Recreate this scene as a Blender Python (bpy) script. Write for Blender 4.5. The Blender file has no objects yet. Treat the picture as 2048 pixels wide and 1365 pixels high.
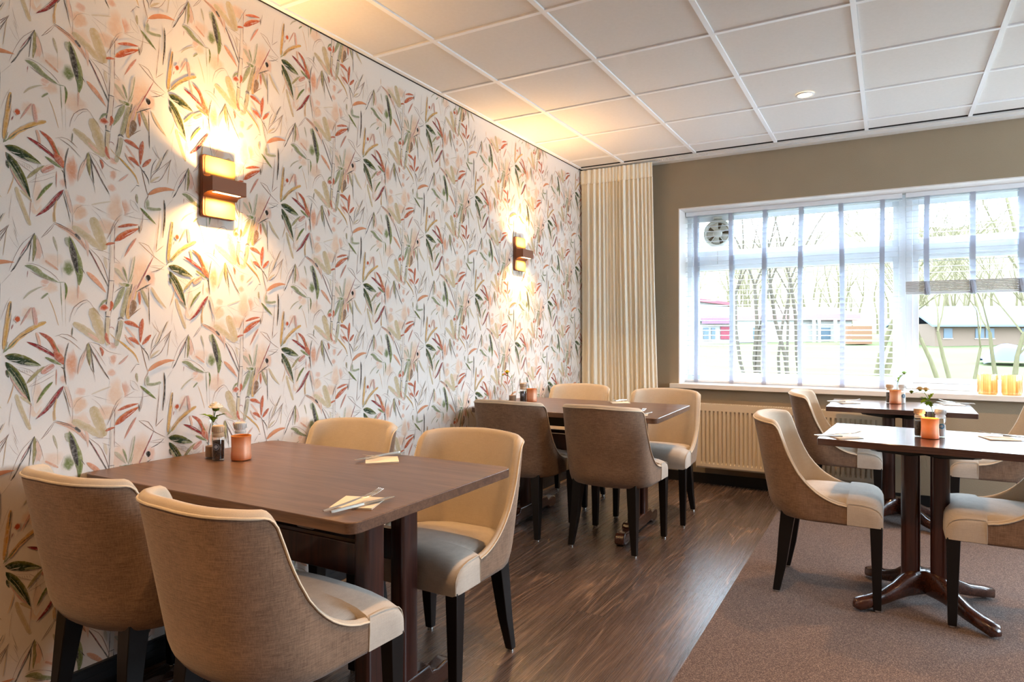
import bpy, bmesh, math, random
import numpy as np
from mathutils import Vector, Matrix

PI = math.pi
sc = bpy.context.scene
COL = sc.collection

# ------------------------------------------------------------------ camera
cam_d = bpy.data.cameras.new('camera')
cam_d.sensor_width = 36.0
cam_d.lens = 1322.86 / 2048 * 36.0
cam_d.shift_y = -15.0 / 2048
cam_d.clip_start = 0.05
cam_d.clip_end = 400
cam = bpy.data.objects.new('camera', cam_d)
COL.objects.link(cam)
cam.location = (2.34, -5.45, 1.215)
cam.rotation_euler = (PI / 2, 0, math.radians(29.643))
sc.camera = cam

# ------------------------------------------------------------------ world, exposure
SKY = 7.6
EXPOSURE = 1.52
w = bpy.data.worlds.new('overcast_sky')
sc.world = w
w.use_nodes = True
bg = w.node_tree.nodes['Background']
bg.inputs[0].default_value = (0.68, 0.84, 1.0, 1)
bg.inputs[1].default_value = SKY
sc.view_settings.view_transform = 'Standard'
sc.view_settings.look = 'None'
sc.view_settings.exposure = EXPOSURE
sc.view_settings.gamma = 1
sc.view_settings.use_curve_mapping = False
cy = sc.cycles
cy.use_denoising = True
cy.max_bounces = 10
cy.diffuse_bounces = 5
cy.glossy_bounces = 3
cy.transmission_bounces = 6
cy.transparent_max_bounces = 12
cy.sample_clamp_indirect = 6
cy.caustics_reflective = False
cy.caustics_refractive = False
cy.use_adaptive_sampling = True
cy.adaptive_threshold = 0.02

WARM = (1.0, 0.56, 0.21)


def light(name, kind, loc, energy, color=(1, 1, 1), rot=(0, 0, 0), **kw):
    d = bpy.data.lights.new(name, kind)
    d.energy = energy
    d.color = color
    for k, v in kw.items():
        setattr(d, k, v)
    o = bpy.data.objects.new(name, d)
    o.location = loc
    o.rotation_euler = rot
    COL.objects.link(o)
    return o


# daylight portals in the two wall openings (they only guide the sky light)
for n, loc, rot, sx, sy in (('portal_window', (3.2, 0.34, 1.52), (-PI / 2, 0, 0), 4.8, 1.5),
                            ('portal_side', (6.98, -2.1, 1.62), (0, PI / 2, 0), 1.45, 3.0)):
    p = light(n, 'AREA', loc, 1, rot=rot, shape='RECTANGLE', size=sx, size_y=sy)
    p.data.cycles.is_portal = True

# ------------------------------------------------------------------ helpers


def tag(o, label=None, cat=None, group=None, kind=None):
    if label: o['label'] = label
    if cat: o['category'] = cat
    if group: o['group'] = group
    if kind: o['kind'] = kind
    return o


def thing(name, label, cat, loc=(0, 0, 0), rz=0, group=None):
    o = bpy.data.objects.new(name, None)
    o.empty_display_size = 0.1
    COL.objects.link(o)
    o.location = loc
    o.rotation_euler = (0, 0, rz)
    return tag(o, label, cat, group)


class MB:
    """collects geometry for ONE mesh object"""

    def __init__(s):
        s.v = []; s.f = []; s.m = []; s.mi = 0

    def add(s, vs, fs):
        b = len(s.v)
        s.v += [tuple(p) for p in vs]
        s.f += [tuple(b + i for i in f) for f in fs]
        s.m += [s.mi] * len(fs)
        return b

    def box(s, x0, x1, y0, y1, z0, z1):
        s.add([(x0, y0, z0), (x1, y0, z0), (x1, y1, z0), (x0, y1, z0), (x0, y0, z1), (x1, y0, z1), (x1, y1, z1), (x0, y1, z1)],
              [(0, 3, 2, 1), (4, 5, 6, 7), (0, 1, 5, 4), (1, 2, 6, 5), (2, 3, 7, 6), (3, 0, 4, 7)])

    def tbox(s, c0, h0, c1, h1):
        """tapered bar from centre c0 (half sizes h0) to c1 (half sizes h1), stacked in z"""
        vs = []
        for c, h in ((c0, h0), (c1, h1)):
            for sx, sy in ((-1, -1), (1, -1), (1, 1), (-1, 1)):
                vs.append((c[0] + sx * h[0], c[1] + sy * h[1], c[2]))
        s.add(vs, [(0, 1, 2, 3), (4, 7, 6, 5), (0, 4, 5, 1), (1, 5, 6, 2), (2, 6, 7, 3), (3, 7, 4, 0)])

    def grid(s, rows, closed_u=False, closed_v=False):
        n = len(rows); k = len(rows[0]); vs = [p for r in rows for p in r]; fs = []
        for i in range(n if closed_v else n - 1):
            for j in range(k if closed_u else k - 1):
                a = i * k + j; b = i * k + (j + 1) % k; c = ((i + 1) % n) * k + (j + 1) % k; d = ((i + 1) % n) * k + j
                fs.append((a, b, c, d))
        s.add(vs, fs)

    def lathe(s, prof, cx=0, cy=0, n=28, caps=True):
        rows = []
        for r, z in prof:
            rows.append([(cx + r * math.cos(2 * PI * i / n), cy + r * math.sin(2 * PI * i / n), z) for i in range(n)])
        b = len(s.v)
        s.grid(rows, closed_u=True)
        if caps:
            if prof[0][0] > 1e-5:
                s.f.append(tuple(b + i for i in range(n))[::-1]); s.m.append(s.mi)
            if prof[-1][0] > 1e-5:
                s.f.append(tuple(b + (len(prof) - 1) * n + i for i in range(n))); s.m.append(s.mi)

    def tube(s, pts, r, n=8, cap=True):
        pts = [Vector(p) for p in pts]
        if not hasattr(r, '__len__'): r = [r] * len(pts)
        rows = []; prev = None
        for i, p in enumerate(pts):
            t = (pts[min(i + 1, len(pts) - 1)] - pts[max(i - 1, 0)]).normalized()
            if prev is None:
                u = t.orthogonal().normalized()
            else:
                u = (prev - t * prev.dot(t))
                u = u.normalized() if u.length > 1e-6 else t.orthogonal().normalized()
            prev = u; v = t.cross(u)
            rows.append([p + (u * math.cos(2 * PI * k / n) + v * math.sin(2 * PI * k / n)) * r[i] for k in range(n)])
        b = len(s.v)
        s.grid(rows, closed_u=True)
        if cap:
            s.f.append(tuple(b + k for k in range(n))[::-1]); s.m.append(s.mi)
            s.f.append(tuple(b + (len(pts) - 1) * n + k for k in range(n))); s.m.append(s.mi)

    def prism(s, outline, axis, a0, a1):
        """extrude a 2D outline along an axis (0,1,2) from a0 to a1"""
        def p3(p, a):
            q = list(p); q.insert(axis, a); return tuple(q)
        n = len(outline)
        vs = [p3(p, a0) for p in outline] + [p3(p, a1) for p in outline]
        fs = [tuple(range(n))[::-1], tuple(range(n, 2 * n))]
        fs += [(i, (i + 1) % n, n + (i + 1) % n, n + i) for i in range(n)]
        s.add(vs, fs)

    def xf(s, M, start=0):
        for i in range(start, len(s.v)):
            s.v[i] = tuple(M @ Vector(s.v[i]))

    def build(s, name, mats, parent=None, smooth=None, bevel=None, seg=2):
        me = bpy.data.meshes.new(name)
        me.from_pydata(s.v, [], s.f)
        if not isinstance(mats, (list, tuple)): mats = [mats]
        for m in mats: me.materials.append(m)
        if len(mats) > 1:
            me.polygons.foreach_set('material_index', s.m)
        bm = bmesh.new(); bm.from_mesh(me)
        bmesh.ops.recalc_face_normals(bm, faces=bm.faces)
        bm.to_mesh(me); bm.free()
        if smooth is not None:
            me.shade_smooth()
            me.set_sharp_from_angle(angle=math.radians(smooth))
        o = bpy.data.objects.new(name, me)
        COL.objects.link(o)
        if parent is not None: o.parent = parent
        if bevel:
            b = o.modifiers.new('bevel', 'BEVEL'); b.width = bevel; b.segments = seg; b.limit_method = 'ANGLE'
            b.angle_limit = math.radians(35)
            me.shade_smooth(); me.set_sharp_from_angle(angle=math.radians(40))
            b.harden_normals = False
        return o


def copy_tree(o, parent=None):
    c = o.copy(); COL.objects.link(c)
    if parent is not None: c.parent = parent
    for ch in list(o.children):
        copy_tree(ch, c)
    return c


def rrect(w, h, r, n=5):
    """rounded rectangle outline centred on 0"""
    out = []
    for cx, cy, a0 in ((w / 2 - r, h / 2 - r, 0), (-w / 2 + r, h / 2 - r, 90), (-w / 2 + r, -h / 2 + r, 180), (w / 2 - r, -h / 2 + r, 270)):
        for i in range(n + 1):
            a = math.radians(a0 + 90 * i / n)
            out.append((cx + r * math.cos(a), cy + r * math.sin(a)))
    return out


def lerp(a, b, t): return a + (b - a) * t


def interp(x, xs, ys): return float(np.interp(x, xs, ys))


# ------------------------------------------------------------------ materials
def lin(c):
    return tuple((x / 12.92 if x <= 0.04045 else ((x + 0.055) / 1.055) ** 2.4) for x in c)


def srgb(r, g, b): return lin((r / 255, g / 255, b / 255)) + (1,)


class NT:
    def __init__(s, name):
        s.mat = bpy.data.materials.new(name); s.mat.use_nodes = True
        s.t = s.mat.node_tree; s.n = s.t.nodes; s.l = s.t.links
        s.p = s.n['Principled BSDF']; s.out = s.n['Material Output']

    def node(s, typ, **kw):
        nd = s.n.new(typ)
        ins = kw.pop('ins', {})
        for k, v in kw.items(): setattr(nd, k, v)
        for k, v in ins.items():
            if isinstance(v, bpy.types.NodeSocket): s.l.new(v, nd.inputs[k])
            else: nd.inputs[k].default_value = v
        return nd

    def coord(s, scale=(1, 1, 1), out='Object'):
        tc = s.node('ShaderNodeTexCoord')
        mp = s.node('ShaderNodeMapping', ins={'Vector': tc.outputs[out], 'Scale': scale})
        return mp.outputs[0]

    def noise(s, vec, scale=5, detail=3, rough=0.5, dist=0.0):
        return s.node('ShaderNodeTexNoise', ins={'Vector': vec, 'Scale': scale, 'Detail': detail, 'Roughness': rough, 'Distortion': dist}).outputs['Fac']

    def ramp(s, fac, stops):
        r = s.node('ShaderNodeValToRGB', ins={'Fac': fac})
        e = r.color_ramp.elements
        while len(e) < len(stops): e.new(0.5)
        for i, (p, c) in enumerate(stops):
            e[i].position = p; e[i].color = c if len(c) == 4 else tuple(c) + (1,)
        return r.outputs[0]

    def math(s, op, a, b=0.0, c=0.0, clamp=False):
        m = s.node('ShaderNodeMath', operation=op, use_clamp=clamp)
        for i, v in enumerate((a, b, c)):
            if isinstance(v, bpy.types.NodeSocket): s.l.new(v, m.inputs[i])
            else: m.inputs[i].default_value = v
        return m.outputs[0]

    def mix(s, fac, a, b, blend='MIX'):
        m = s.node('ShaderNodeMix', data_type='RGBA', blend_type=blend)
        for i, v in ((0, fac), (6, a), (7, b)):
            if isinstance(v, bpy.types.NodeSocket): s.l.new(v, m.inputs[i])
            else: m.inputs[i].default_value = v
        return m.outputs[2]

    def set(s, **kw):
        for k, v in kw.items():
            k = {'color': 'Base Color', 'rough': 'Roughness', 'metal': 'Metallic', 'spec': 'Specular IOR Level', 'coat': 'Coat Weight',
                 'coatr': 'Coat Roughness', 'sheen': 'Sheen Weight', 'trans': 'Transmission Weight', 'ecol': 'Emission Color',
                 'estr': 'Emission Strength', 'sss': 'Subsurface Weight'}.get(k, k)
            if isinstance(v, bpy.types.NodeSocket): s.l.new(v, s.p.inputs[k])
            else: s.p.inputs[k].default_value = v
        return s

    def bump(s, h, strength=0.3, dist=0.002):
        b = s.node('ShaderNodeBump', ins={'Height': h, 'Strength': strength, 'Distance': dist})
        s.l.new(b.outputs[0], s.p.inputs['Normal'])
        return s


M = {}


def simple(name, col, rough=0.5, **kw):
    m = NT(name); m.set(color=col, rough=rough, **kw); M[name] = m.mat; return m


def fabric(name, c0, c1, slub=1.0):
    m = NT(name)
    h = m.noise(m.coord((30, 30, 420)), 1.0, 3, 0.65)
    v = m.noise(m.coord((420, 420, 26)), 1.0, 3, 0.65)
    wv = m.noise(m.coord((1, 1, 1)), 900, 1, 0.5)
    big = m.noise(m.coord((1, 1, 1)), 9, 3, 0.6)
    f = m.math('ADD', m.math('MULTIPLY', h, 0.40 * slub), m.math('MULTIPLY', v, 0.30 * slub))
    f = m.math('ADD', f, m.math('MULTIPLY', wv, 0.35))
    f = m.math('ADD', f, m.math('MULTIPLY', big, 0.22))
    tot = 0.5 * (0.70 * slub + 0.57)
    col = m.ramp(m.math('SUBTRACT', f, tot - 0.5), [(0.34, c0), (0.66, c1)])
    m.set(color=col, rough=0.9, sheen=0.25, spec=0.2)
    m.bump(f, 0.35, 0.0015)
    M[name] = m.mat


fabric('taupe_linen', srgb(98, 77, 62), srgb(153, 126, 104), 1.25)
fabric('beige_linen', srgb(176, 162, 143), srgb(204, 192, 174), 0.45)
fabric('front_linen', srgb(170, 160, 148), srgb(202, 193, 180), 0.7)
fabric('piping_linen', srgb(205, 190, 165), srgb(226, 214, 192), 0.4)

simple('black_wood', srgb(15, 12, 11), 0.4, spec=0.35)
simple('chrome', srgb(200, 198, 194), 0.2, metal=1.0)
simple('steel', srgb(205, 200, 192), 0.22, metal=1.0)


def wood(name, dark, light_, axis=0, rough=0.35, coat=0.3, sc_=1.0, grain=1.0, spec=0.5):
    m = NT(name)
    s = [14 * sc_] * 3; s[axis] = 1.1 * sc_
    g = m.noise(m.coord(tuple(s)), 2.2, 5, 0.62, 0.6)
    s2 = [120 * sc_] * 3; s2[axis] = 5 * sc_
    fine = m.noise(m.coord(tuple(s2)), 1.6, 3, 0.6)
    f = m.math('ADD', m.math('MULTIPLY', g, 0.6), m.math('MULTIPLY', fine, 0.4 * grain))
    col = m.ramp(f, [(0.34, dark), (0.62, light_)])
    m.set(color=col, rough=rough, coat=coat, coatr=0.09, spec=spec)
    m.bump(fine, 0.12, 0.0006)
    M[name] = m.mat


wood('table_laminate', srgb(72, 51, 40), srgb(116, 87, 67), 0, 0.32, 0.0, 1.0)
wood('small_table_laminate', srgb(56, 38, 33), srgb(90, 63, 54), 0, 0.2, 0.5, 1.0, spec=0.8)
wood('mahogany', srgb(36, 17, 14), srgb(72, 36, 27), 2, 0.3, 0.4, 0.8)
wood('mahogany_foot', srgb(40, 22, 17), srgb(78, 44, 32), 1, 0.25, 0.5, 0.8)
simple('tabletop_edge', srgb(70, 48, 40), 0.4)

# painted walls
m = NT('olive_wall_paint')
n1 = m.noise(m.coord(), 160, 4, 0.6); n2 = m.noise(m.coord(), 3, 2)
m.set(color=m.mix(n2, srgb(156, 140, 116), srgb(167, 151, 127)), rough=0.85, spec=0.3); m.bump(n1, 0.45, 0.004); M['olive'] = m.mat
simple('back_wall_paint', srgb(170, 150, 124), 0.9)

# ceiling
m = NT('ceiling_tile')
n1 = m.noise(m.coord((1, 1, 1)), 55, 3, 0.7); n2 = m.noise(m.coord((1, 1, 1)), 400, 2, 0.7)
m.set(color=m.mix(n1, srgb(226, 222, 216), srgb(236, 232, 227)), rough=0.95, spec=0.1); m.bump(n2, 0.2, 0.002); M['tile'] = m.mat
simple('grid_white', srgb(250, 250, 250), 0.45)
simple('white_gloss', srgb(236, 234, 230), 0.35)
simple('pvc', srgb(238, 240, 243), 0.3)
simple('sill_white', srgb(234, 228, 220), 0.3)
simple('reveal_white', srgb(232, 226, 220), 0.6)
simple('radiator_enamel', srgb(226, 216, 196), 0.4)
simple('dark_gap', srgb(40, 34, 30), 0.8)
simple('black_skirting', srgb(18, 17, 18), 0.45)
simple('tan_strip', srgb(120, 92, 62), 0.5)

# floor planks
m = NT('plank_floor')
tc = m.node('ShaderNodeTexCoord')
sp = m.node('ShaderNodeSeparateXYZ', ins={0: tc.outputs['Object']})
X, Y = sp.outputs[0], sp.outputs[1]
PW = 0.185
px = m.math('DIVIDE', X, PW); pi_ = m.math('FLOOR', px); pf = m.math('FRACT', px)
wn = m.node('ShaderNodeTexWhiteNoise', noise_dimensions='1D', ins={'W': pi_}).outputs['Value']
yy = m.math('ADD', Y, m.math('MULTIPLY', wn, 1.7)); pyy = m.math('DIVIDE', yy, 1.22); yi = m.math('FLOOR', pyy); yf = m.math('FRACT', pyy)
cell = m.node('ShaderNodeTexWhiteNoise', noise_dimensions='2D')
cv = m.node('ShaderNodeCombineXYZ', ins={0: pi_, 1: yi}); m.l.new(cv.outputs[0], cell.inputs['Vector'])
cvv = cell.outputs['Value']
off = m.node('ShaderNodeCombineXYZ', ins={0: X, 1: m.math('ADD', Y, m.math('MULTIPLY', cvv, 37.0)), 2: m.math('MULTIPLY', cvv, 9.0)})
mp1 = m.node('ShaderNodeMapping', ins={'Vector': off.outputs[0], 'Scale': (5.0, 0.50, 1)})
warp = m.noise(mp1.outputs[0], 1.0, 2, 0.45)
rings = m.math('FRACT', m.math('MULTIPLY', warp, 14.0))
ringl = m.math('POWER', m.math('ABSOLUTE', m.math('SUBTRACT', m.math('MULTIPLY', rings, 2.0), 1.0)), 5.0)
mpk = m.node('ShaderNodeMapping', ins={'Vector': off.outputs[0], 'Scale': (4.0, 1.2, 1), 'Location': (7, 3, 1)})
rmask = m.math('MULTIPLY', m.math('SUBTRACT', m.noise(mpk.outputs[0], 1.0, 2, .5), 0.38), 5.0, clamp=True)
ringl = m.math('MULTIPLY', ringl, rmask)
mp2 = m.node('ShaderNodeMapping', ins={'Vector': off.outputs[0], 'Scale': (300, 2.0, 1)})
fine = m.noise(mp2.outputs[0], 1.3, 4, 0.65)
mp3 = m.node('ShaderNodeMapping', ins={'Vector': off.outputs[0], 'Scale': (9, 1.6, 1)})
knot = m.noise(mp3.outputs[0], 1.0, 3, 0.6)
f = m.math('ADD', m.math('MULTIPLY', ringl, 0.30), m.math('MULTIPLY', fine, 0.72))
f = m.math('ADD', f, m.math('MULTIPLY', knot, 0.22))
f = m.math('ADD', f, m.math('MULTIPLY', m.math('SUBTRACT', cvv, 0.5), 0.10))
colp = m.ramp(f, [(0.32, srgb(54, 45, 41)), (0.50, srgb(88, 73, 65)), (0.66, srgb(110, 92, 81)), (0.86, srgb(156, 128, 104))])
gap = m.math('LESS_THAN', m.math('MINIMUM', pf, m.math('SUBTRACT', 1.0, pf)), 0.008)
gap2 = m.math('LESS_THAN', m.math('MINIMUM', yf, m.math('SUBTRACT', 1.0, yf)), 0.0012)
gg = m.math('MAXIMUM', gap, gap2)
m.set(color=m.mix(m.math('MULTIPLY', gg, 0.55), colp, srgb(34, 26, 22)), rough=m.math('ADD', 0.19, m.math('MULTIPLY', fine, 0.16)), spec=0.7)
m.bump(m.math('SUBTRACT', fine, m.math('MULTIPLY', gg, 0.5)), 0.35, 0.0012)
M['planks'] = m.mat

# carpet
m = NT('carpet')
a = m.noise(m.coord(), 260, 2, 0.7); b = m.noise(m.coord(), 2.2, 3, 0.5)
vor = m.node('ShaderNodeTexVoronoi', ins={'Vector': m.coord(), 'Scale': 330.0}).outputs['Color']
bw = m.node('ShaderNodeRGBToBW', ins={0: vor}).outputs[0]
f = m.math('ADD', m.math('MULTIPLY', a, 0.5), m.math('MULTIPLY', bw, 0.5))
cc = m.ramp(f, [(0.30, srgb(72, 59, 55)), (0.52, srgb(100, 84, 78)), (0.72, srgb(150, 133, 123))])
m.set(color=m.mix(m.math('MULTIPLY', b, 0.12), cc, srgb(80, 66, 62)), rough=1.0, spec=0.05, sheen=0.15)
m.bump(f, 0.7, 0.004); M['carpet'] = m.mat

# wallpaper: paper colour plus the ink carried by the printed strokes
m = NT('bamboo_wallpaper')
paper = m.mix(m.noise(m.coord((1, 60, 300)), 3, 2), srgb(228, 216, 205), srgb(238, 229, 219))
at = m.node('ShaderNodeAttribute', attribute_name='ink')
brush = m.noise(m.coord((1, 1, 1)), 95, 4, 0.75)
dry = m.math('MULTIPLY', m.math('SUBTRACT', brush, 0.36), 6.0, clamp=True)
al = at.outputs['Alpha']
al2 = m.math('MULTIPLY', al, m.math('ADD', m.math('MULTIPLY', dry, 0.26), 0.84), clamp=True)
tone = m.mix(0.5, at.outputs['Color'], m.mix(m.noise(m.coord((1, 1, 1)), 28, 3), srgb(60, 60, 60), srgb(255, 255, 255)), 'SOFT_LIGHT')
m.set(color=m.mix(al2, paper, tone), rough=0.75, spec=0.25); m.bump(m.noise(m.coord((1, 500, 500)), 1.0, 2), 0.1, 0.001)
M['wallpaper'] = m.mat


def translucent(name, col, tcol, f, rough=0.8):
    m = NT(name)
    m.set(color=col, rough=rough, spec=0.2)
    tr = m.node('ShaderNodeBsdfTranslucent', ins={'Color': tcol})
    mx = m.node('ShaderNodeMixShader', ins={0: f})
    m.l.new(m.p.outputs[0], mx.inputs[1]); m.l.new(tr.outputs[0], mx.inputs[2]); m.l.new(mx.outputs[0], m.out.inputs[0])
    M[name] = m.mat
    return m


m = translucent('curtain_cloth', srgb(253, 247, 230), srgb(252, 240, 212), 0.08)
m.bump(m.noise(m.coord((300, 300, 60)), 1, 2), 0.1, 0.001)
translucent('blind_slat', srgb(240, 242, 246), srgb(240, 246, 255), 0.10, 0.35)
translucent('blind_tape', srgb(205, 206, 214), srgb(225, 230, 240), 0.5, 0.8)
simple('stacked_slat', srgb(205, 194, 188), 0.45)  # same white slats, opaque; the warm grey of indoor light is in their colour
translucent('petal_white', srgb(252, 249, 242), srgb(240, 230, 200), 0.3)
translucent('petal_yellow', srgb(236, 205, 50), srgb(230, 200, 60), 0.3)
translucent('petal_cream', srgb(205, 175, 125), srgb(215, 190, 130), 0.3)
translucent('bud_green', srgb(160, 195, 110), srgb(180, 210, 130), 0.3)
translucent('leaf_green', srgb(120, 150, 40), srgb(150, 180, 40), 0.35)
translucent('leaf_dark', srgb(96, 112, 30), srgb(130, 140, 30), 0.3)
simple('stem_green', srgb(96, 120, 60), 0.5)


def glassy(name, tint=(1, 1, 1, 1), rough=0.02, base=0.04):
    m = NT(name)
    m.n.remove(m.p)
    tr = m.node('ShaderNodeBsdfTransparent', ins={'Color': tint})
    gl = m.node('ShaderNodeBsdfGlossy', ins={'Color': (1, 1, 1, 1), 'Roughness': rough})
    lw = m.node('ShaderNodeLayerWeight', ins={'Blend': 0.35})
    f = m.math('ADD', m.math('MULTIPLY', m.math('POWER', lw.outputs['Facing'], 3.0), 0.75), base)
    mx = m.node('ShaderNodeMixShader', ins={0: f, 1: tr.outputs[0], 2: gl.outputs[0]})
    m.l.new(mx.outputs[0], m.out.inputs[0])
    M[name] = m.mat


glassy('window_glass', (0.96, 0.98, 0.98, 1), 0.0, 0.02)
glassy('clear_glass', (0.95, 0.97, 0.96, 1), 0.03, 0.07)

# amber ribbed glass
m = NT('amber_glass')
m.n.remove(m.p)
tr = m.node('ShaderNodeBsdfTransparent'); gl = m.node('ShaderNodeBsdfGlossy', ins={'Roughness': 0.08}); df = m.node('ShaderNodeBsdfTranslucent')
c = m.ramp(m.noise(m.coord((60, 60, 2)), 1.2, 2), [(0.3, srgb(188, 132, 70)), (0.7, srgb(226, 192, 134))])
m.l.new(c, tr.inputs[0]); m.l.new(c, df.inputs[0])
mx = m.node('ShaderNodeMixShader', ins={0: 0.45, 1: tr.outputs[0], 2: df.outputs[0]})
mx2 = m.node('ShaderNodeMixShader', ins={0: 0.12, 1: mx.outputs[0], 2: gl.outputs[0]})
m.l.new(mx2.outputs[0], m.out.inputs[0]); M['amber'] = m.mat

# copper candle glass
m = NT('copper_glass')
n = m.noise(m.coord(), 300, 3, 0.7); n2 = m.noise(m.coord(), 40, 3, 0.6)
zc_ = m.node('ShaderNodeSeparateXYZ', ins={0: m.coord()}).outputs[2]
band_ = m.ramp(m.math('MULTIPLY', zc_, 11.3), [(0.04, srgb(196, 104, 58)), (0.30, srgb(232, 190, 160)), (0.62, srgb(236, 196, 166)), (0.98, srgb(198, 108, 60))])
m.set(color=m.mix(m.math('MULTIPLY', n, 0.7), band_, srgb(206, 128, 80)), metal=0.35, rough=m.math('ADD', 0.25, m.math('MULTIPLY', n2, 0.25)), spec=0.6)
m.bump(n2, 0.3, 0.002); M['copper'] = m.mat
tr_ = m.node('ShaderNodeBsdfTranslucent', ins={'Color': srgb(255, 214, 160)}); mx_ = m.node('ShaderNodeMixShader', ins={0: 0.12})
m.l.new(m.p.outputs[0], mx_.inputs[1]); m.l.new(tr_.outputs[0], mx_.inputs[2]); m.l.new(mx_.outputs[0], m.out.inputs[0])

simple('sconce_copper', srgb(132, 84, 60), 0.45, metal=0.5)
simple('sconce_cream', srgb(132, 100, 50), 0.6, spec=0.2)
translucent('amber_inside', srgb(226, 160, 84), srgb(255, 205, 140), 0.6, 0.4)
simple('napkin_paper', srgb(240, 226, 206), 0.85)
simple('pepper', srgb(62, 42, 32), 0.8)
m = NT('peppercorn'); v = m.node('ShaderNodeTexVoronoi', ins={'Vector': m.coord(), 'Scale': 260.0}).outputs['Distance']
m.set(color=m.ramp(v, [(0.1, srgb(96, 66, 48)), (0.6, srgb(28, 18, 14))]), rough=0.8); M['pepper'] = m.mat
simple('salt', srgb(225, 218, 212), 0.9)
simple('sand', srgb(176, 140, 112), 0.9)
simple('mill_cap', srgb(222, 190, 150), 0.35, trans=0.3)
simple('mill_cap_clear', srgb(235, 232, 226), 0.3, trans=0.4)
simple('label_black', srgb(30, 30, 34), 0.6)
simple('label_grey', srgb(180, 182, 190), 0.6)
simple('label_teal', srgb(30, 120, 150), 0.6)
simple('wax', srgb(240, 225, 195), 0.6)
simple('fan_plastic', srgb(222, 220, 206), 0.4)
simple('fan_dark', srgb(120, 100, 76), 0.6)


def emis(name, col, st):
    m = NT(name); m.set(color=(0, 0, 0, 1), ecol=col, estr=st, rough=0.6); M[name] = m.mat


emis('led_warm', (1.0, 0.62, 0.25, 1), 7)
emis('downlight_lens', (1.0, 0.80, 0.55, 1), 3.0)
emis('flame', (1.0, 0.55, 0.15, 1), 6)

# outdoors
m = NT('lawn'); a = m.noise(m.coord(), 0.35, 5, 0.65); b = m.noise(m.coord(), 6, 4, 0.7)
c = m.mix(a, srgb(72, 88, 55), srgb(96, 91, 72)); m.set(color=m.mix(m.math('MULTIPLY', b, 0.4), c, srgb(71, 75, 55)), rough=1, spec=0); M['lawn'] = m.mat
m = NT('wooded_hill'); a = m.noise(m.coord((1, 1, 0.5)), 0.9, 6, 0.8); b = m.noise(m.coord((1, 1, .25)), 0.14, 3)
c = m.ramp(a, [(0.35, srgb(72, 66, 52)), (0.6, srgb(101, 93, 72))]); m.set(color=m.mix(b, c, srgb(100, 94, 80)), rough=1, spec=0); M['hill'] = m.mat
m = NT('tree_bark'); a = m.noise(m.coord((8, 8, 2)), 3, 4, 0.7); m.set(color=m.mix(a, srgb(69, 64, 48), srgb(97, 91, 69)), rough=1, spec=0); M['bark'] = m.mat
m = NT('dark_bark'); a = m.noise(m.coord((8, 8, 2)), 3, 4, 0.7); m.set(color=m.mix(a, srgb(59, 52, 46), srgb(86, 79, 69)), rough=1, spec=0); M['dark_bark'] = m.mat
simple('house_wall', srgb(121, 117, 111), 0.9); simple('house_white', srgb(133, 132, 128), 0.9)
simple('roof_red', srgb(110, 51, 58), 0.8); simple('roof_purple', srgb(90, 61, 83), 0.8); simple('roof_pink', srgb(116, 79, 79), 0.8)
simple('roof_blue', srgb(75, 84, 97), 0.8); simple('house_window', srgb(49, 64, 74), 0.4); simple('door_red', srgb(93, 19, 36), 0.7)
simple('tarp_blue', srgb(49, 66, 125), 0.6); simple('hedge_green', srgb(27, 55, 36), 0.9); simple('timber_brown', srgb(93, 64, 42), 0.9)
simple('brick_brown', srgb(91, 75, 62), 0.9)

# ================================================================== THE ROOM
RX, RY, RZ = 7.0, -9.0, 2.645          # right wall, back wall, ceiling height
WX0, WX1, WZ0, WZ1 = 0.827, 5.60, 0.765, 2.252   # window opening
CARPET_X = 1.685

b = MB(); b.box(0, CARPET_X, RY, 0.0, -0.06, 0.0)
tag(b.build('floor', M['planks']), 'dark brown wood plank floor with grey grain along the wallpaper side', kind='structure')
b = MB(); b.box(CARPET_X, RX, RY, 0.0, -0.06, 0.0)
tag(b.build('floor_carpet', M['carpet']), 'brown grey speckled carpet floor on the right side', kind='structure')

# window wall with its opening
b = MB()
b.box(-0.12, WX0, 0, 0.34, -0.06, 2.95); b.box(WX1, RX + .1, 0, 0.34, -0.06, 2.95)
b.box(WX0, WX1, 0, 0.34, -0.06, WZ0); b.box(WX0, WX1, 0, 0.34, WZ1, 2.95)
tag(b.build('wall_window', M['olive']), 'beige textured painted wall around the long window', kind='structure')
b = MB(); b.box(-0.12, RX + .1, RY - .12, RY, -.06, 2.95)
tag(b.build('wall_back', M['back_wall_paint']), 'plain beige painted wall at the far end behind the viewer', kind='structure')
b = MB(); b.box(RX, RX + .12, RY, -3.6, -.06, 2.95); b.box(RX, RX + .12, -0.6, 0, -.06, 2.95)
b.box(RX, RX + .12, -3.6, -0.6, -.06, .9); b.box(RX, RX + .12, -3.6, -0.6, 2.35, 2.95)
tag(b.build('wall_right', M['back_wall_paint']), 'plain beige painted wall at the right with a window opening', kind='structure')

# baseboards
b = MB(); b.box(0, 0.014, RY, -0.0, 0.0, 0.096)
for i in range(3): b.box(0.014, 0.0165, RY, 0, 0.02 + i * 0.026, 0.036 + i * 0.026)
tag(b.build('baseboard_left', M['black_skirting']), 'black baseboard along the foot of the wallpapered wall', kind='structure')
b = MB(); b.box(0.0165, 0.024, RY, -0.03, 0.0, 0.008)
tag(b.build('trim_1', M['tan_strip']), 'thin tan sealing strip where the plank floor meets the baseboard', kind='structure')
b = MB(); b.box(0.016, RX, -0.014, 0.0, 0.0, 0.082)
tag(b.build('baseboard_window', M['black_skirting']), 'black baseboard along the foot of the window wall', kind='structure')

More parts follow.
